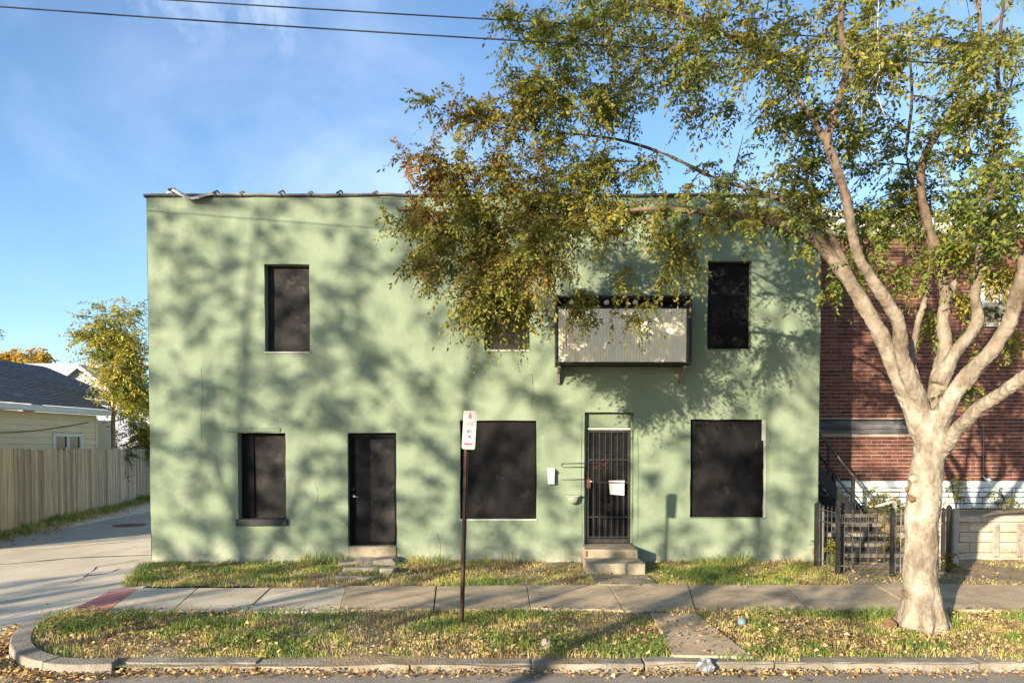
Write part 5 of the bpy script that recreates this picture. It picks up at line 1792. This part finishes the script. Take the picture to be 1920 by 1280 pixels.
#   px, py, rx, ry, depth, rdepth, subs, sprays, palette, length, droop
BLOBS = [
    (845, 235, 75, 55, 9.0, .4, 9, 8, MIX_O, (.25, .5), .35), (930, 190, 80, 55, 9.0, .6, 12, 9, MIX_L, (.3, .55), .4), (960, 270, 90, 50, 9.1, .6, 13, 9, MIX_O, (.3, .55), .4),
    (1020, 110, 70, 70, 8.8, .6, 13, 9, MIX_M, (.3, .6), .4), (1000, 30, 50, 40, 8.5, .5, 6, 8, MIX_M, (.3, .55), .4), (1090, 180, 80, 70, 9.0, .7, 15, 9, MIX_M, (.3, .6), .45),
    (1110, 40, 90, 60, 8.4, .7, 14, 9, MIX_M, (.3, .6), .45), (1220, 60, 90, 70, 8.2, .7, 16, 9, MIX_M, (.3, .6), .45), (1320, 80, 80, 70, 8.0, .8, 15, 9, MIX_RY, (.3, .6), .45),
    (1180, 170, 80, 50, 8.8, .7, 10, 9, MIX_M, (.3, .55), .45), (1290, 180, 70, 50, 8.6, .7, 6, 8, MIX_M, (.3, .5), .45), (1410, 60, 70, 60, 7.8, .8, 12, 9, MIX_RY, (.3, .6), .45),
    (820, 330, 60, 40, 9.0, .4, 8, 8, MIX_O, (.25, .45), .3), (900, 340, 70, 40, 9.0, .5, 11, 9, MIX_L, (.3, .55), .4), (1000, 350, 80, 40, 9.1, .6, 12, 9, MIX_L, (.3, .55), .45),
    (745, 425, 28, 22, 9.0, .3, 3, 6, MIX_O, (.25, .45), .3), (770, 300, 22, 22, 9.0, .3, 2, 6, MIX_O, (.25, .45), .25), (790, 170, 22, 16, 9.0, .3, 2, 6, MIX_O, (.25, .45), .2),
    (790, 430, 60, 45, 9.0, .4, 11, 9, MIX_O, (.25, .5), .35), (850, 430, 70, 55, 9.0, .6, 13, 10, MIX_L, (.3, .6), .5), (930, 430, 80, 60, 8.9, .7, 15, 10, MIX_L, (.3, .6), .55),
    (1030, 420, 70, 55, 8.9, .6, 13, 10, MIX_LY, (.3, .6), .6), (1100, 400, 50, 50, 8.9, .5, 9, 9, MIX_LY, (.3, .6), .6), (1085, 300, 60, 50, 9.1, .6, 9, 8, MIX_M, (.3, .5), .45),
    (810, 505, 50, 40, 8.9, .4, 8, 9, MIX_L, (.3, .5), .5), (880, 520, 65, 55, 8.9, .6, 13, 10, MIX_L, (.3, .6), .6), (960, 520, 65, 60, 8.8, .6, 13, 10, MIX_LY, (.3, .6), .7),
    (1020, 505, 42, 45, 8.9, .5, 8, 9, MIX_LY, (.3, .6), .8), (900, 595, 50, 35, 8.8, .4, 8, 9, MIX_L, (.3, .5), .8), (965, 595, 45, 35, 8.8, .4, 7, 9, MIX_LY, (.3, .5), .8),
    (915, 640, 30, 22, 8.8, .3, 4, 8, MIX_L, (.25, .45), .8), (985, 620, 14, 26, 8.8, .2, 2, 7, MIX_LY, (.25, .4), .9),
    (1150, 410, 45, 30, 8.9, .5, 6, 8, MIX_M, (.25, .5), .7), (1090, 545, 12, 36, 9.3, .2, 2, 6, MIX_LY, (.25, .4), 1.2), (1072, 595, 14, 18, 9.4, .2, 2, 5, MIX_LY, (.2, .35), 1.0),
    (1110, 610, 14, 10, 9.6, .2, 1, 5, MIX_L, (.2, .35), .5), (1180, 515, 30, 14, 9.4, .3, 2, 5, MIX_LY, (.2, .4), 1.0), (1190, 590, 18, 18, 9.6, .2, 2, 5, MIX_L, (.2, .35), 1.2),
    (1250, 420, 40, 22, 8.9, .4, 5, 8, MIX_M, (.25, .45), .9), (1258, 470, 25, 40, 8.9, .3, 3, 6, MIX_LY, (.25, .5), 1.3), (1285, 500, 18, 35, 9.0, .3, 2, 6, MIX_LY, (.25, .45), 1.3), (1245, 545, 14, 20, 9.1, .2, 1, 5, MIX_LY, (.2, .4), 1.3),
    (1330, 400, 50, 22, 8.8, .4, 5, 8, MIX_RY, (.25, .45), .7), (1240, 330, 70, 35, 9.2, .4, 5, 6, MIX_M, (.25, .5), .4), (1150, 330, 50, 35, 9.2, .4, 5, 7, MIX_M, (.25, .5), .45), (1350, 280, 60, 45, 9.0, .5, 4, 6, MIX_RY, (.25, .5), .4), (1400, 350, 60, 30, 9.0, .5, 5, 7, MIX_R, (.25, .5), .45),
    (1400, 180, 60, 45, 8.3, .7, 6, 7, MIX_RY, (.25, .5), .4), (1480, 90, 60, 70, 7.6, .8, 12, 9, MIX_RY, (.3, .6), .45), (1480, 200, 60, 50, 8.2, .8, 9, 8, MIX_R, (.3, .55), .45), (1480, 300, 60, 50, 8.6, .6, 10, 9, MIX_R, (.3, .55), .45),
    (1470, 375, 60, 30, 8.6, .5, 7, 8, MIX_RY, (.25, .5), .5), (1560, 60, 60, 60, 7.4, .8, 10, 8, MIX_RY, (.3, .6), .45), (1540, 170, 50, 60, 8.0, .8, 8, 8, MIX_R, (.3, .55), .45), (1540, 370, 50, 50, 8.4, .7, 9, 8, MIX_R, (.3, .55), .45),
    (1640, 60, 60, 60, 7.6, .9, 9, 8, MIX_RY, (.3, .6), .45), (1650, 170, 60, 60, 7.9, .9, 10, 8, MIX_R, (.3, .55), .45), (1640, 280, 60, 50, 8.2, .8, 11, 9, MIX_R, (.3, .55), .45), (1640, 370, 60, 45, 8.4, .8, 11, 9, MIX_D, (.3, .55), .45),
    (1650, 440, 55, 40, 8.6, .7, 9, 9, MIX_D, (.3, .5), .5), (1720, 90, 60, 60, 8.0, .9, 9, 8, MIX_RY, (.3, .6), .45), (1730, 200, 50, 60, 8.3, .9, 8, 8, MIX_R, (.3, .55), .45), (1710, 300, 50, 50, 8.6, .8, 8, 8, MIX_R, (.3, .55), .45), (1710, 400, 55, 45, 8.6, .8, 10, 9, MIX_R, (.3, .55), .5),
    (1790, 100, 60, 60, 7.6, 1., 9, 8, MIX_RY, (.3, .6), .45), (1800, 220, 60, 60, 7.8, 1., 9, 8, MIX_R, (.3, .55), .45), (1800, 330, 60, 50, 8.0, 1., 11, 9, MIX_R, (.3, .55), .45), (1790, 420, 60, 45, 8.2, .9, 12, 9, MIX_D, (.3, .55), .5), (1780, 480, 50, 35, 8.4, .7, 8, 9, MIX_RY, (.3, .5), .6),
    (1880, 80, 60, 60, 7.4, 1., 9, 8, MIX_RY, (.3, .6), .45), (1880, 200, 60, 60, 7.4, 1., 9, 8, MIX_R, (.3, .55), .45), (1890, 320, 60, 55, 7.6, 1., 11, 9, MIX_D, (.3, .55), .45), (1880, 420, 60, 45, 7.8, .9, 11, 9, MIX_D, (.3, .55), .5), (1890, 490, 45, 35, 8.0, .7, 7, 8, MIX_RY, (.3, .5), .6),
    (1600, 520, 40, 35, 8.9, .5, 5, 8, MIX_RY, (.25, .45), .6), (1560, 560, 22, 22, 9.0, .3, 2, 7, MIX_RY, (.2, .4), .6), (1700, 510, 40, 35, 8.9, .5, 5, 8, MIX_RY, (.25, .45), .6), (1735, 590, 30, 35, 9.0, .4, 3, 7, MIX_RY, (.2, .4), .7), (1830, 570, 40, 35, 8.6, .5, 4, 7, MIX_RY, (.2, .4), .7),
    (1890, 590, 35, 35, 8.4, .5, 4, 7, MIX_RY, (.2, .4), .7), (1870, 660, 40, 30, 8.5, .5, 3, 7, MIX_RY, (.2, .4), .7), (1820, 720, 20, 20, 8.0, .3, 2, 6, MIX_RY, (.2, .35), .6), (1530, 470, 25, 18, 8.3, .3, 2, 6, MIX_R, (.2, .35), .6),
    (1420, 415, 60, 18, 8.5, .3, 4, 7, MIX_RY, (.25, .45), .7), (1500, 425, 35, 22, 8.3, .3, 3, 7, MIX_R, (.25, .45), .6), (1200, 385, 50, 25, 8.8, .4, 5, 8, MIX_M, (.25, .5), .6),
    # crown beyond the frame
    (1200, -90, 200, 90, 8.0, 1.2, 20, 8, MIX_M, (.3, .6), .45), (1500, -130, 220, 110, 7.4, 1.5, 24, 8, MIX_RY, (.3, .6), .45), (1850, -130, 220, 110, 7.6, 1.5, 22, 8, MIX_R, (.3, .6), .45),
    (2080, 100, 120, 130, 7.2, 1.2, 16, 8, MIX_R, (.3, .6), .45), (2080, 350, 120, 130, 7.0, 1.2, 16, 8, MIX_R, (.3, .6), .45), (2250, 380, 120, 100, 6.2, .8, 10, 8, MIX_R, (.3, .6), .45),
    (1650, -330, 250, 110, 7.4, 1.3, 22, 8, MIX_RY, (.3, .6), .45),
]
order = sorted(BLOBS, key=lambda q: (q[0] - 1700) ** 2 + (q[1] - 500) ** 2)
for px, py, rx, ry, d, rd, subs, spr, pal, ln, dr_ in order:
    if px < 1060 and py > 470:
        py -= 26
    elif px < 1120 and py > 380:
        py -= 18
    if 1180 < px < 1440 and py < 130:
        subs = subs * 0.8
    elif px > 1180 and py < 330:
        subs = subs * 0.6
    elif px > 1450:
        subs = subs * 0.74
    for _ in range(max(1, int(round(subs * 0.84)))):
        qx, qy = in_ellipse(px, py, rx, ry)
        main = random.choice(pal)
        p2 = [main, main, main, random.choice(pal)]
        T.sprout(P(qx, qy, d + random.uniform(-rd, rd)), spr + 3, p2, (ln[0] * 0.85, ln[1] * 0.85), dr_)
T.build(tree, leaf=0.062, per=18, width=0.44, jit_pal=0.06)

# ================================================================== OTHER TREES
def simple_tree(name, label, cat, base, h, crown, pal, leaf, per, subs, spr, ln, droop, r0=0.1, width=0.42, group=None, lean=(0, 0), fork=0.55, twig_r=0.004, bark='bark_dark', sides=5):
    base = Vector(base)
    t = thing(name, label, cat, base, group)
    Tt = Tree()
    b = MB()
    q, r = Tt.limb([base - Vector((0, 0, 0.2)), base + Vector((lean[0] * .3, lean[1] * .3, h * 0.25)), base + Vector((lean[0] * .7, lean[1] * .7, h * fork)), base + Vector((lean[0], lean[1], h * 0.9))], [r0 * 1.2, r0, r0 * 0.75, r0 * 0.25], 6)
    b.tube(q, r, 9, wob=0.12)
    b.build('trunk', bark, t, smooth=True)
    for (cx, cy, cz, rx, ry, rz) in crown:
        for _ in range(max(1, int(subs * rx * ry * rz))):
            while True:
                u = Vector((random.uniform(-1, 1), random.uniform(-1, 1), random.uniform(-1, 1)))
                if 0.15 < u.length < 1: break
            Tt.sprout(base + Vector((cx + u.x * rx, cy + u.y * ry, cz + u.z * rz)), spr, [random.choice(pal), random.choice(pal)], ln, droop)
    Tt.build(t, leaf=leaf, per=per, bark=bark, width=width, twig_r=twig_r, sides=sides)
    return t
# feathery yellow tree behind the board fence
yb = Vector((-14.35, 24.6, 0))
simple_tree('feathery_tree', 'slender tree with feathery yellow leaves rising behind the board fence', 'tree', yb, 6.0,
            [(0.3, 0, 5.2, 0.95, 0.9, 1.15), (-0.55, 0, 6.2, 0.9, 0.8, 0.55), (0.55, 0.2, 4.2, 0.75, 0.8, 0.9), (0.2, 0, 6.95, 0.8, 0.6, 0.5)], ['gold', 'gold', 'yellow', 'green', 'olive'], 0.13, 18, 62, 7, (0.55, 0.95), 0.45, r0=0.09, width=0.32, fork=0.5, bark='bark_upper')
simple_tree('leafy_bush', 'yellow green bush between the feathery tree and the green building', 'bush', (-15.3, 28.2, 0), 4.2,
            [(0.1, 0, 3.4, 0.9, 0.8, 1.3), (0.3, 0.2, 2.2, 0.9, 0.8, 0.9)], ['gold', 'green', 'gold'], 0.12, 14, 46, 7, (0.4, 0.7), 0.5, r0=0.06, width=0.38)
simple_tree('dark_shrub', 'dark green shrub at the foot of the feathery tree', 'bush', (-14.7, 25.4, 0), 2.6,
            [(0.0, 0, 2.1, 0.7, 0.6, 0.9)], ['dark', 'green', 'dark'], 0.10, 14, 34, 6, (0.35, 0.6), 0.5, r0=0.05, width=0.4)
ob = P(50, 840, 46)
simple_tree('orange_tree', 'distant rounded orange tree above the dark shingle roof', 'tree', (ob.x, 46, 0), 9,
            [(0, 0, 7.2, 2.4, 2.2, 1.6), (-2.2, 0, 7.4, 1.6, 1.5, 1.5)], ['orange', 'orange', 'gold'], 0.22, 14, 14, 7, (0.6, 1.0), 0.4, r0=0.2, width=0.5)
ob = P(-5, 840, 40)
simple_tree('sparse_tree', 'thin green tree top at the left edge above the orange tree', 'tree', (ob.x - 0.6, 40, 0), 9.4,
            [(0, 0, 8.7, 1.1, 1.0, 0.8)], ['green', 'olive'], 0.16, 10, 8, 4, (0.4, 0.8), 0.4, r0=0.12, width=0.4)
# trees over the road, behind the viewer: their shade dapples the facade
SHD = 21.0
hx_, hy_ = -math.sin(SUN_AZ) * SHD, -math.cos(SUN_AZ) * SHD
hz_ = math.tan(SUN_EL) * SHD
def shade_tree(wx0, wx1, label, n, h, r0):
    """crown spread over the part of the row that shades wall columns wx0..wx1"""
    cx = (wx0 + wx1) / 2
    base = Vector((cx + hx_, WY + hy_, 0))
    t = thing('shade_tree', label, 'tree', base, 'trees across the road')
    Tt = Tree()
    b = MB()
    q, r = Tt.limb([base - Vector((0, 0, 0.2)), base + Vector((0.1, 0, 2.5)), base + Vector((-0.15, 0.1, h * 0.5)), base + Vector((0.2, 0, h * 0.92))], [r0 * 1.2, r0, r0 * 0.55, 0.03], 6)
    b.tube(q, r, 9, wob=0.12)
    for k in range(6):
        a = random.uniform(-1, 1)
        z0 = h * random.uniform(0.28, 0.55)
        q, r = Tt.limb([base + Vector((0, 0, z0)), base + Vector((a * 1.0, random.uniform(-.5, .5), z0 + 1.1)), base + Vector((a * 2.0, random.uniform(-.8, .8), z0 + 2.6)), base + Vector((a * 2.4, 0, z0 + 4.0))], [r0 * .3, r0 * .2, r0 * .12, 0.012], 5)
        b.tube(q, r, 7, wob=0.1)
    b.build('trunk', 'bark_dark', t, smooth=True)
    for k in range(n):
        wx, wz = random.uniform(wx0, wx1), random.uniform(-1.2, 6.9)
        u = random.uniform(-1.6, 1.6)
        f = SHD + u
        c = Vector((wx - math.sin(SUN_AZ) * f, WY - math.cos(SUN_AZ) * f, max(3.4, wz + math.tan(SUN_EL) * f)))
        Tt.sprout(c, random.choice((2, 3, 3, 5)), [random.choice(['olive', 'green', 'bronze'])], (0.2, 0.42), 0.5)
    Tt.branches = [(p_, [min(v, 0.014) for v in r_]) for p_, r_ in Tt.branches]
    Tt.build(t, leaf=0.095, per=14, bark='bark_dark', width=0.5, twig_r=0.003, sides=5)
shade_tree(-6.7, -2.8, 'broad leafy tree across the road opposite the left end of the building', 330, 12, 0.13)
shade_tree(-3.4, 2.0, 'leafy tree across the road opposite the middle of the building', 350, 11.5, 0.12)
shade_tree(1.8, 7.5, 'leafy tree across the road opposite the brick house', 290, 10.5, 0.12)

# plants near the iron fence and the stone base
def small_plant(name, label, base, h, r, pal, leaf, n, spr, ln, droop=0.5, group=None, width=0.45):
    base = Vector(base)
    t = thing(name, label, 'plant', base, group)
    Tt = Tree()
    b = MB()
    for k in range(4):
        a = random.uniform(0, 6.28)
        q, rr = Tt.limb([base + Vector((0, 0, -0.03)), base + Vector((math.cos(a) * r * .4, math.sin(a) * r * .4, h * .5)), base + Vector((math.cos(a) * r * .7, math.sin(a) * r * .7, h * .9))], [0.012, 0.008, 0.004], 4)
        b.tube(q, rr, 5)
    b.build('stems', 'bark_dark', t, smooth=True)
    for _ in range(n):
        a, rr = random.uniform(0, 6.28), r * math.sqrt(random.random())
        Tt.sprout(base + Vector((math.cos(a) * rr, math.sin(a) * rr, h * random.uniform(0.25, 1.0))), spr, pal, ln, droop)
    Tt.build(t, leaf=leaf, per=10, width=width, twig_r=0.002)
    return t
small_plant('yard_shrub', 'leggy green and yellow shrub behind the gate beside the tree trunk', (P(1668, 1000, 12.4).x, 12.35, 0.0), 1.0, 0.2, ['green', 'yellow', 'olive'], 0.055, 9, 4, (.15, .3))
small_plant('low_plant', 'small leafy plant at the foot of the corner fence post', (P(1553, 1040, 12.1).x, 12.1, 0.0), 0.45, 0.14, ['green', 'yellow'], 0.07, 9, 5, (.12, .25))
small_plant('yard_bush', 'yellow green bush on the raised yard behind the gate', (P(1662, 950, 13.7).x, 13.7, 0.78), 0.42, 0.32, ['yellow', 'green'], 0.06, 14, 5, (.15, .3))
small_plant('wall_creeper', 'upright pale green weed in front of the white painted stones', (P(1790, 950, 14.2).x, 14.15, 0.78), 0.7, 0.14, ['green', 'gold'], 0.06, 7, 4, (.15, .3))
small_plant('wall_weed', 'dark straggly weed growing on the yard edge at right', (P(1892, 950, 14.1).x, 14.1, 0.78), 0.5, 0.28, ['dark', 'olive'], 0.05, 9, 4, (.15, .3))
small_plant('post_weed', 'dark weed clump at the foot of the right iron fence posts', (P(1768, 1058, 11.7).x, 11.65, 0.0), 0.28, 0.16, ['dark', 'bronze'], 0.05, 9, 5, (.1, .2))

# ================================================================== POWER LINES
def wire(p0, p1, Y, label):
    a, c = P(*p0, Y), P(*p1, Y)
    dx = (c.x - a.x)
    m = (c.z - a.z) / dx
    pts = []
    for i in range(61):
        x = -45 + 90 * i / 60
        f = (x - a.x) / dx
        z = a.z + m * (x - a.x) + 0.0011 * (x - a.x) * (x - c.x)
        pts.append((x, Y, z))
    tag(MB().tube(pts, 0.0085, 6).build('power_line', 'wire_black', smooth=True), label, 'wire', 'overhead wires along the street')
wire((0, 13), (1300, 95), 8.1, 'lower of two black wires crossing the sky in front of the building')
wire((300, -1), (1300, 57), 8.5, 'upper of two black wires crossing the sky at the picture top')

# ================================================================== GRASS AND LITTER
def sample(poly, n, excl=()):
    x0, x1 = min(p[0] for p in poly), max(p[0] for p in poly)
    y0, y1 = min(p[1] for p in poly), max(p[1] for p in poly)
    X = rng.uniform(x0, x1, n); Y = rng.uniform(y0, y1, n)
    k = in_poly(X, Y, poly)
    for e in excl:
        k &= ~in_poly(X, Y, e)
    return X[k], Y[k]
GM = ['grass_green', 'grass_lime', 'grass_straw', 'grass_brown']
def grass(name, X, Y, Z, hmin, hmax, seed, greenness, w=0.006, label=None):
    n = len(X)
    a = vnoise(X, Y, 1.4, seed) * 0.55 + vnoise(X, Y, 4.5, seed + 1) * 0.45
    a = (a - 0.5) * 1.35 + 0.5 + greenness
    cat = np.where(a > 0.64, 0, np.where(a > 0.53, 1, np.where(a > 0.39, 2, 3)))
    sw = rng.random(n)
    cat = np.where(sw < 0.09, 2, np.where(sw < 0.14, 1, np.where(sw < 0.18, 0, np.where(sw < 0.24, 3, cat))))
    hn = vnoise(X, Y, 2.2, seed + 2)
    h = (hmin + (hmax - hmin) * hn * rng.random(n) * 1.2) * np.where(cat == 0, 1.3, np.where(cat == 3, 0.5, np.where(cat == 2, 0.7, 0.95)))
    az = rng.uniform(0, 2 * np.pi, n)
    ln = h * rng.uniform(0.15, 1.0, n)
    dx, dy = np.cos(az), np.sin(az)
    wv = w * rng.uniform(0.6, 1.4, n)
    ax = rng.uniform(0, 2 * np.pi, n)
    sx, sy = np.cos(ax) * wv / 2, np.sin(ax) * wv / 2
    b0 = np.stack([X - sx, Y - sy, Z - 0.01], 1); b1 = np.stack([X + sx, Y + sy, Z - 0.01], 1)
    m0 = np.stack([X + dx * ln * .35 - sx * .8, Y + dy * ln * .35 - sy * .8, Z + h * .6], 1); m1 = np.stack([X + dx * ln * .35 + sx * .8, Y + dy * ln * .35 + sy * .8, Z + h * .6], 1)
    t = np.stack([X + dx * ln, Y + dy * ln, Z + h * rng.uniform(0.75, 1.0, n)], 1)
    V = np.stack([b0, b1, m1, m0, t], 1).reshape(-1, 3)
    k = np.arange(n)[:, None] * 5
    F = np.concatenate([k + np.array([0, 1, 2]), k + np.array([0, 2, 3]), k + np.array([3, 2, 4])], 0)
    o = stuff(link_mesh(name, npmesh(name, V, F, GM, np.concatenate([cat, cat, cat]))))
    if label: tag(o, label, 'grass')
    return o
KERB_ZONE = [(p.x, p.y) for p in arc] + [tuple(q) for q in reversed(arc_in)]
X, Y = sample(VERGE_A, 135000, [WALK2, KERB_ZONE])
keep = (Y > CURB_Y + 0.13 + 0.05 * vnoise(X, Y, 3, 99) - 0.14 * (vnoise(X, Y * 0, 0.8, 98) > 0.6)) & (rng.random(len(X)) < 0.35 + 0.9 * vnoise(X, Y, 1.3, 21))
trunk_d = np.hypot(X - tb.x, Y - TD)
keep &= trunk_d > 0.27
X, Y = X[keep], Y[keep]
grass('grass', X, Y, np.zeros(len(X)), 0.03, 0.12, 11, 0.02 + 0.05 * 0, 0.0065, 'patchy green and straw grass between the kerb and the sidewalk')
stepbox = [(s2l - 0.02, 11.05), (s2r + 0.02, 11.05), (s2r + 0.02, WY + 1), (s2l - 0.02, WY + 1)]
rubbox = [(P(645, 1060, 11.7).x, 11.25), (P(738, 1060, 11.7).x, 11.25), (P(738, 1060, 11.7).x, WY), (P(645, 1060, 11.7).x, WY)]
X, Y = sample([(p[0], p[1]) for p in VERGE_B[:1]] + [(G(1600, 1098).x, SW_B), (G(1575, 1070).x, WY - 0.5), (X_R + 0.05, WY - 0.02), (X_L, WY - 0.02), VERGE_B[-1]], 62000, [stepbox, WALK3])
keep = rng.random(len(X)) < 0.45 + 0.8 * vnoise(X, Y, 1.1, 23)
X, Y = X[keep], Y[keep]
grass('grass', X, Y, np.zeros(len(X)), 0.03, 0.13, 31, -0.02, 0.0065, 'straw and green grass between the sidewalk and the green wall')
# taller dry weeds against the wall
xw = rng.uniform(X_L + 0.1, X_R - 0.1, 5200); yw = WY - 0.03 - np.abs(rng.normal(0, 0.14, 5200))
k = (vnoise(xw, yw * 0, 0.9, 41) > 0.42) & ~in_poly(xw, yw, stepbox)
xw, yw = xw[k], yw[k]
hm = 0.5 + 1.0 * (xw < P(860, 1000, WY).x)
grass('weeds', xw, yw, np.zeros(len(xw)), 0.06, 0.30, 51, -0.03, 0.007, 'taller dry weeds along the foot of the green wall')
# weeds along the board fence
s_ = rng.uniform(-3.0, fl_ + 5, 16000); o_n = np.abs(rng.normal(0, 0.28, 16000)) + 0.02
X = fa.x + fd.x * s_ + fn.x * o_n; Y = fa.y + fd.y * s_ + fn.y * o_n
k = rng.random(len(X)) < 0.3 + 0.9 * vnoise(X, Y, 0.8, 61)
X, Y = X[k], Y[k]
grass('grass', X, Y, np.zeros(len(X)), 0.05, 0.30, 71, 0.13, 0.012, 'ragged green grass along the foot of the board fence')
# tufts at the right edge and in front of the fence
X, Y = sample([(G(1560, 1098).x, SW_B), (13, SW_B), (13, 12.6), (8.2, 12.6), (8.2, 11.2), (5.9, 10.9)], 9000)
k = vnoise(X, Y, 1.0, 81) > 0.52
X, Y = X[k], Y[k]
grass('grass', X, Y, np.zeros(len(X)), 0.03, 0.12, 91, 0.0, 0.007, 'thin dry grass on the bare dirt before the iron fence')

LM = ['litter_tan', 'litter_gold', 'litter_brown']
def litter(name, X, Y, Z, size, w, label, tilt=0.45):
    n = len(X)
    az = rng.uniform(0, 2 * np.pi, n)
    s = size * np.clip(rng.lognormal(-0.1, 0.38, n), 0.35, 1.9)
    wd = s * rng.uniform(0.5, 0.8, n)
    d = np.stack([np.cos(az), np.sin(az), rng.normal(0, tilt, n)], 1); d /= np.linalg.norm(d, axis=1, keepdims=True)
    q = np.stack([-np.sin(az), np.cos(az), rng.normal(0, tilt, n)], 1); q /= np.linalg.norm(q, axis=1, keepdims=True)
    nm = np.cross(d, q)
    c = np.stack([X, Y, Z], 1)
    V = np.stack([c - d * s[:, None] / 2, c - q * wd[:, None] / 2 + nm * s[:, None] * .18, c + d * s[:, None] / 2, c + q * wd[:, None] / 2 + nm * s[:, None] * .18], 1)
    V[:, :, 2] = np.maximum(V[:, :, 2], (Z - 0.012)[:, None])
    o = stuff(link_mesh(name, npmesh(name, V.reshape(-1, 3), np.arange(n * 4).reshape(n, 4), LM, rng.choice(3, n, p=w))))
    tag(o, label, 'leaves')
    return o
X, Y = sample(VERGE_A, 14000, [KERB_ZONE])
k = (Y > CURB_Y + 0.1) & (rng.random(len(X)) < np.clip(1.25 * vnoise(X, Y, 1.0, 101) + 0.25 * (X > 2.5) - 0.1, 0, 1))
X, Y = X[k], Y[k]
litter('fallen_leaves', X, Y, 0.025 + 0.05 * rng.random(len(X)), 0.042, (.55, .22, .23), 'fallen leaves scattered through the roadside grass')
n = 5200
X = rng.uniform(-9, 9, n); Y = CURB_Y - 0.015 - np.abs(rng.normal(0, 0.075, n)) - 0.02
k = rng.random(n) < 0.35 + 0.75 * vnoise(X, Y * 0, 1.2, 111)
X, Y = X[k], Y[k]
litter('fallen_leaves', X, Y, ROAD_Z + 0.01 + 0.05 * rng.random(len(X)) * np.clip(1 - (CURB_Y - Y) / 0.3, 0, 1), 0.036, (.5, .4, .10), 'drift of tan and gold leaves in the gutter')
n = 1500
t_ = rng.uniform(0, len(arc) - 1.01, n).astype(int)
ao = np.array([[p.x, p.y] for p in arc]); ai = np.array(arc_in)
nv = ao - ai; nv /= np.linalg.norm(nv, axis=1, keepdims=True)
o_ = np.abs(rng.normal(0, 0.13, n)) + 0.03
X = ao[t_, 0] + nv[t_, 0] * o_ + rng.normal(0, .05, n); Y = ao[t_, 1] + nv[t_, 1] * o_ + rng.normal(0, .05, n)
k = (Y < 8.2)
X, Y = X[k], Y[k]
litter('fallen_leaves', X, Y, ROAD_Z + 0.02 + 0.03 * rng.random(len(X)), 0.042, (.5, .35, .15), 'leaves gathered around the outside of the kerb bend')
n = 1500
X = rng.uniform(-8, 9, n); Y = rng.uniform(5.2, CURB_Y - 0.1, n)
litter('fallen_leaves', X[:260], Y[:260], np.full(260, ROAD_Z + 0.012), 0.05, (.6, .3, .1), 'single leaves lying on the grey street', tilt=0.2)
X, Y = sample([(-6.2, SW_F), (9, SW_F), (9, SW_B), (-5.8, SW_B)], 330)
e_d = np.minimum(Y - SW_F, SW_B - Y)
k = rng.random(len(X)) < np.exp(-e_d / 0.25)
litter('fallen_leaves', X[k], Y[k], np.full(k.sum(), 0.04), 0.045, (.6, .25, .15), 'few dry leaves along the sidewalk edges', tilt=0.2)
X, Y = sample(VERGE_B, 3800, [stepbox, rubbox])
k = (Y < WY - 0.05) & (rng.random(len(X)) < vnoise(X, Y, 1.0, 131) + 0.3 * (X > 5.5))
X, Y = X[k], Y[k]
litter('fallen_leaves', X, Y, 0.025 + 0.04 * rng.random(len(X)), 0.045, (.5, .2, .3), 'dry leaves in the grass along the wall')
s_ = rng.uniform(-3.0, fl_ + 4, 1800); o_n = np.abs(rng.normal(0.55, 0.3, 1800)) + 0.05
X = fa.x + fd.x * s_ + fn.x * o_n; Y = fa.y + fd.y * s_ + fn.y * o_n
litter('fallen_leaves', X, Y, 0.01 + 0.03 * rng.random(len(X)), 0.06, (.5, .4, .1), 'leaves along the alley edge below the board fence')

# small rubbish and stones
p = G(1322, 1262, ROAD_Z)
b = MB(); b.ball((p.x, CURB_Y - 0.07, ROAD_Z + 0.08), 0.075, jit=0.35, seg=9, ring=6, scl=(1.0, 0.6, 0.95))
tag(b.build('crumpled_wrapper', 'silver_wrap'), 'crumpled silver wrapper lying against the kerb', 'litter')
p = G(1391, 1174)
b = MB(); b.ball((p.x, p.y, 0.05), 0.055, jit=0.08, seg=12, ring=8, scl=(0.9, 1, 1))
tag(b.build('glass_jar', 'blue_glass', smooth=True), 'small blue grey jar lying in the yellow grass', 'litter')
p = G(1024, 1215)
b = MB(); b.ball((p.x, p.y, 0.04), 0.07, jit=0.2, seg=8, ring=6, scl=(0.9, 0.8, 1))
tag(b.build('rock', 'rubble'), 'grey rock in the grass near the middle kerb', 'rock')
p = G(1667, 1178)
b = MB(); b.ball((p.x, p.y, 0.05), 0.075, jit=0.15, seg=10, ring=7, scl=(1, 0.9, 0.9))
tag(b.build('rock', 'knot'), 'round brown lump beside the foot of the tree trunk', 'rock')
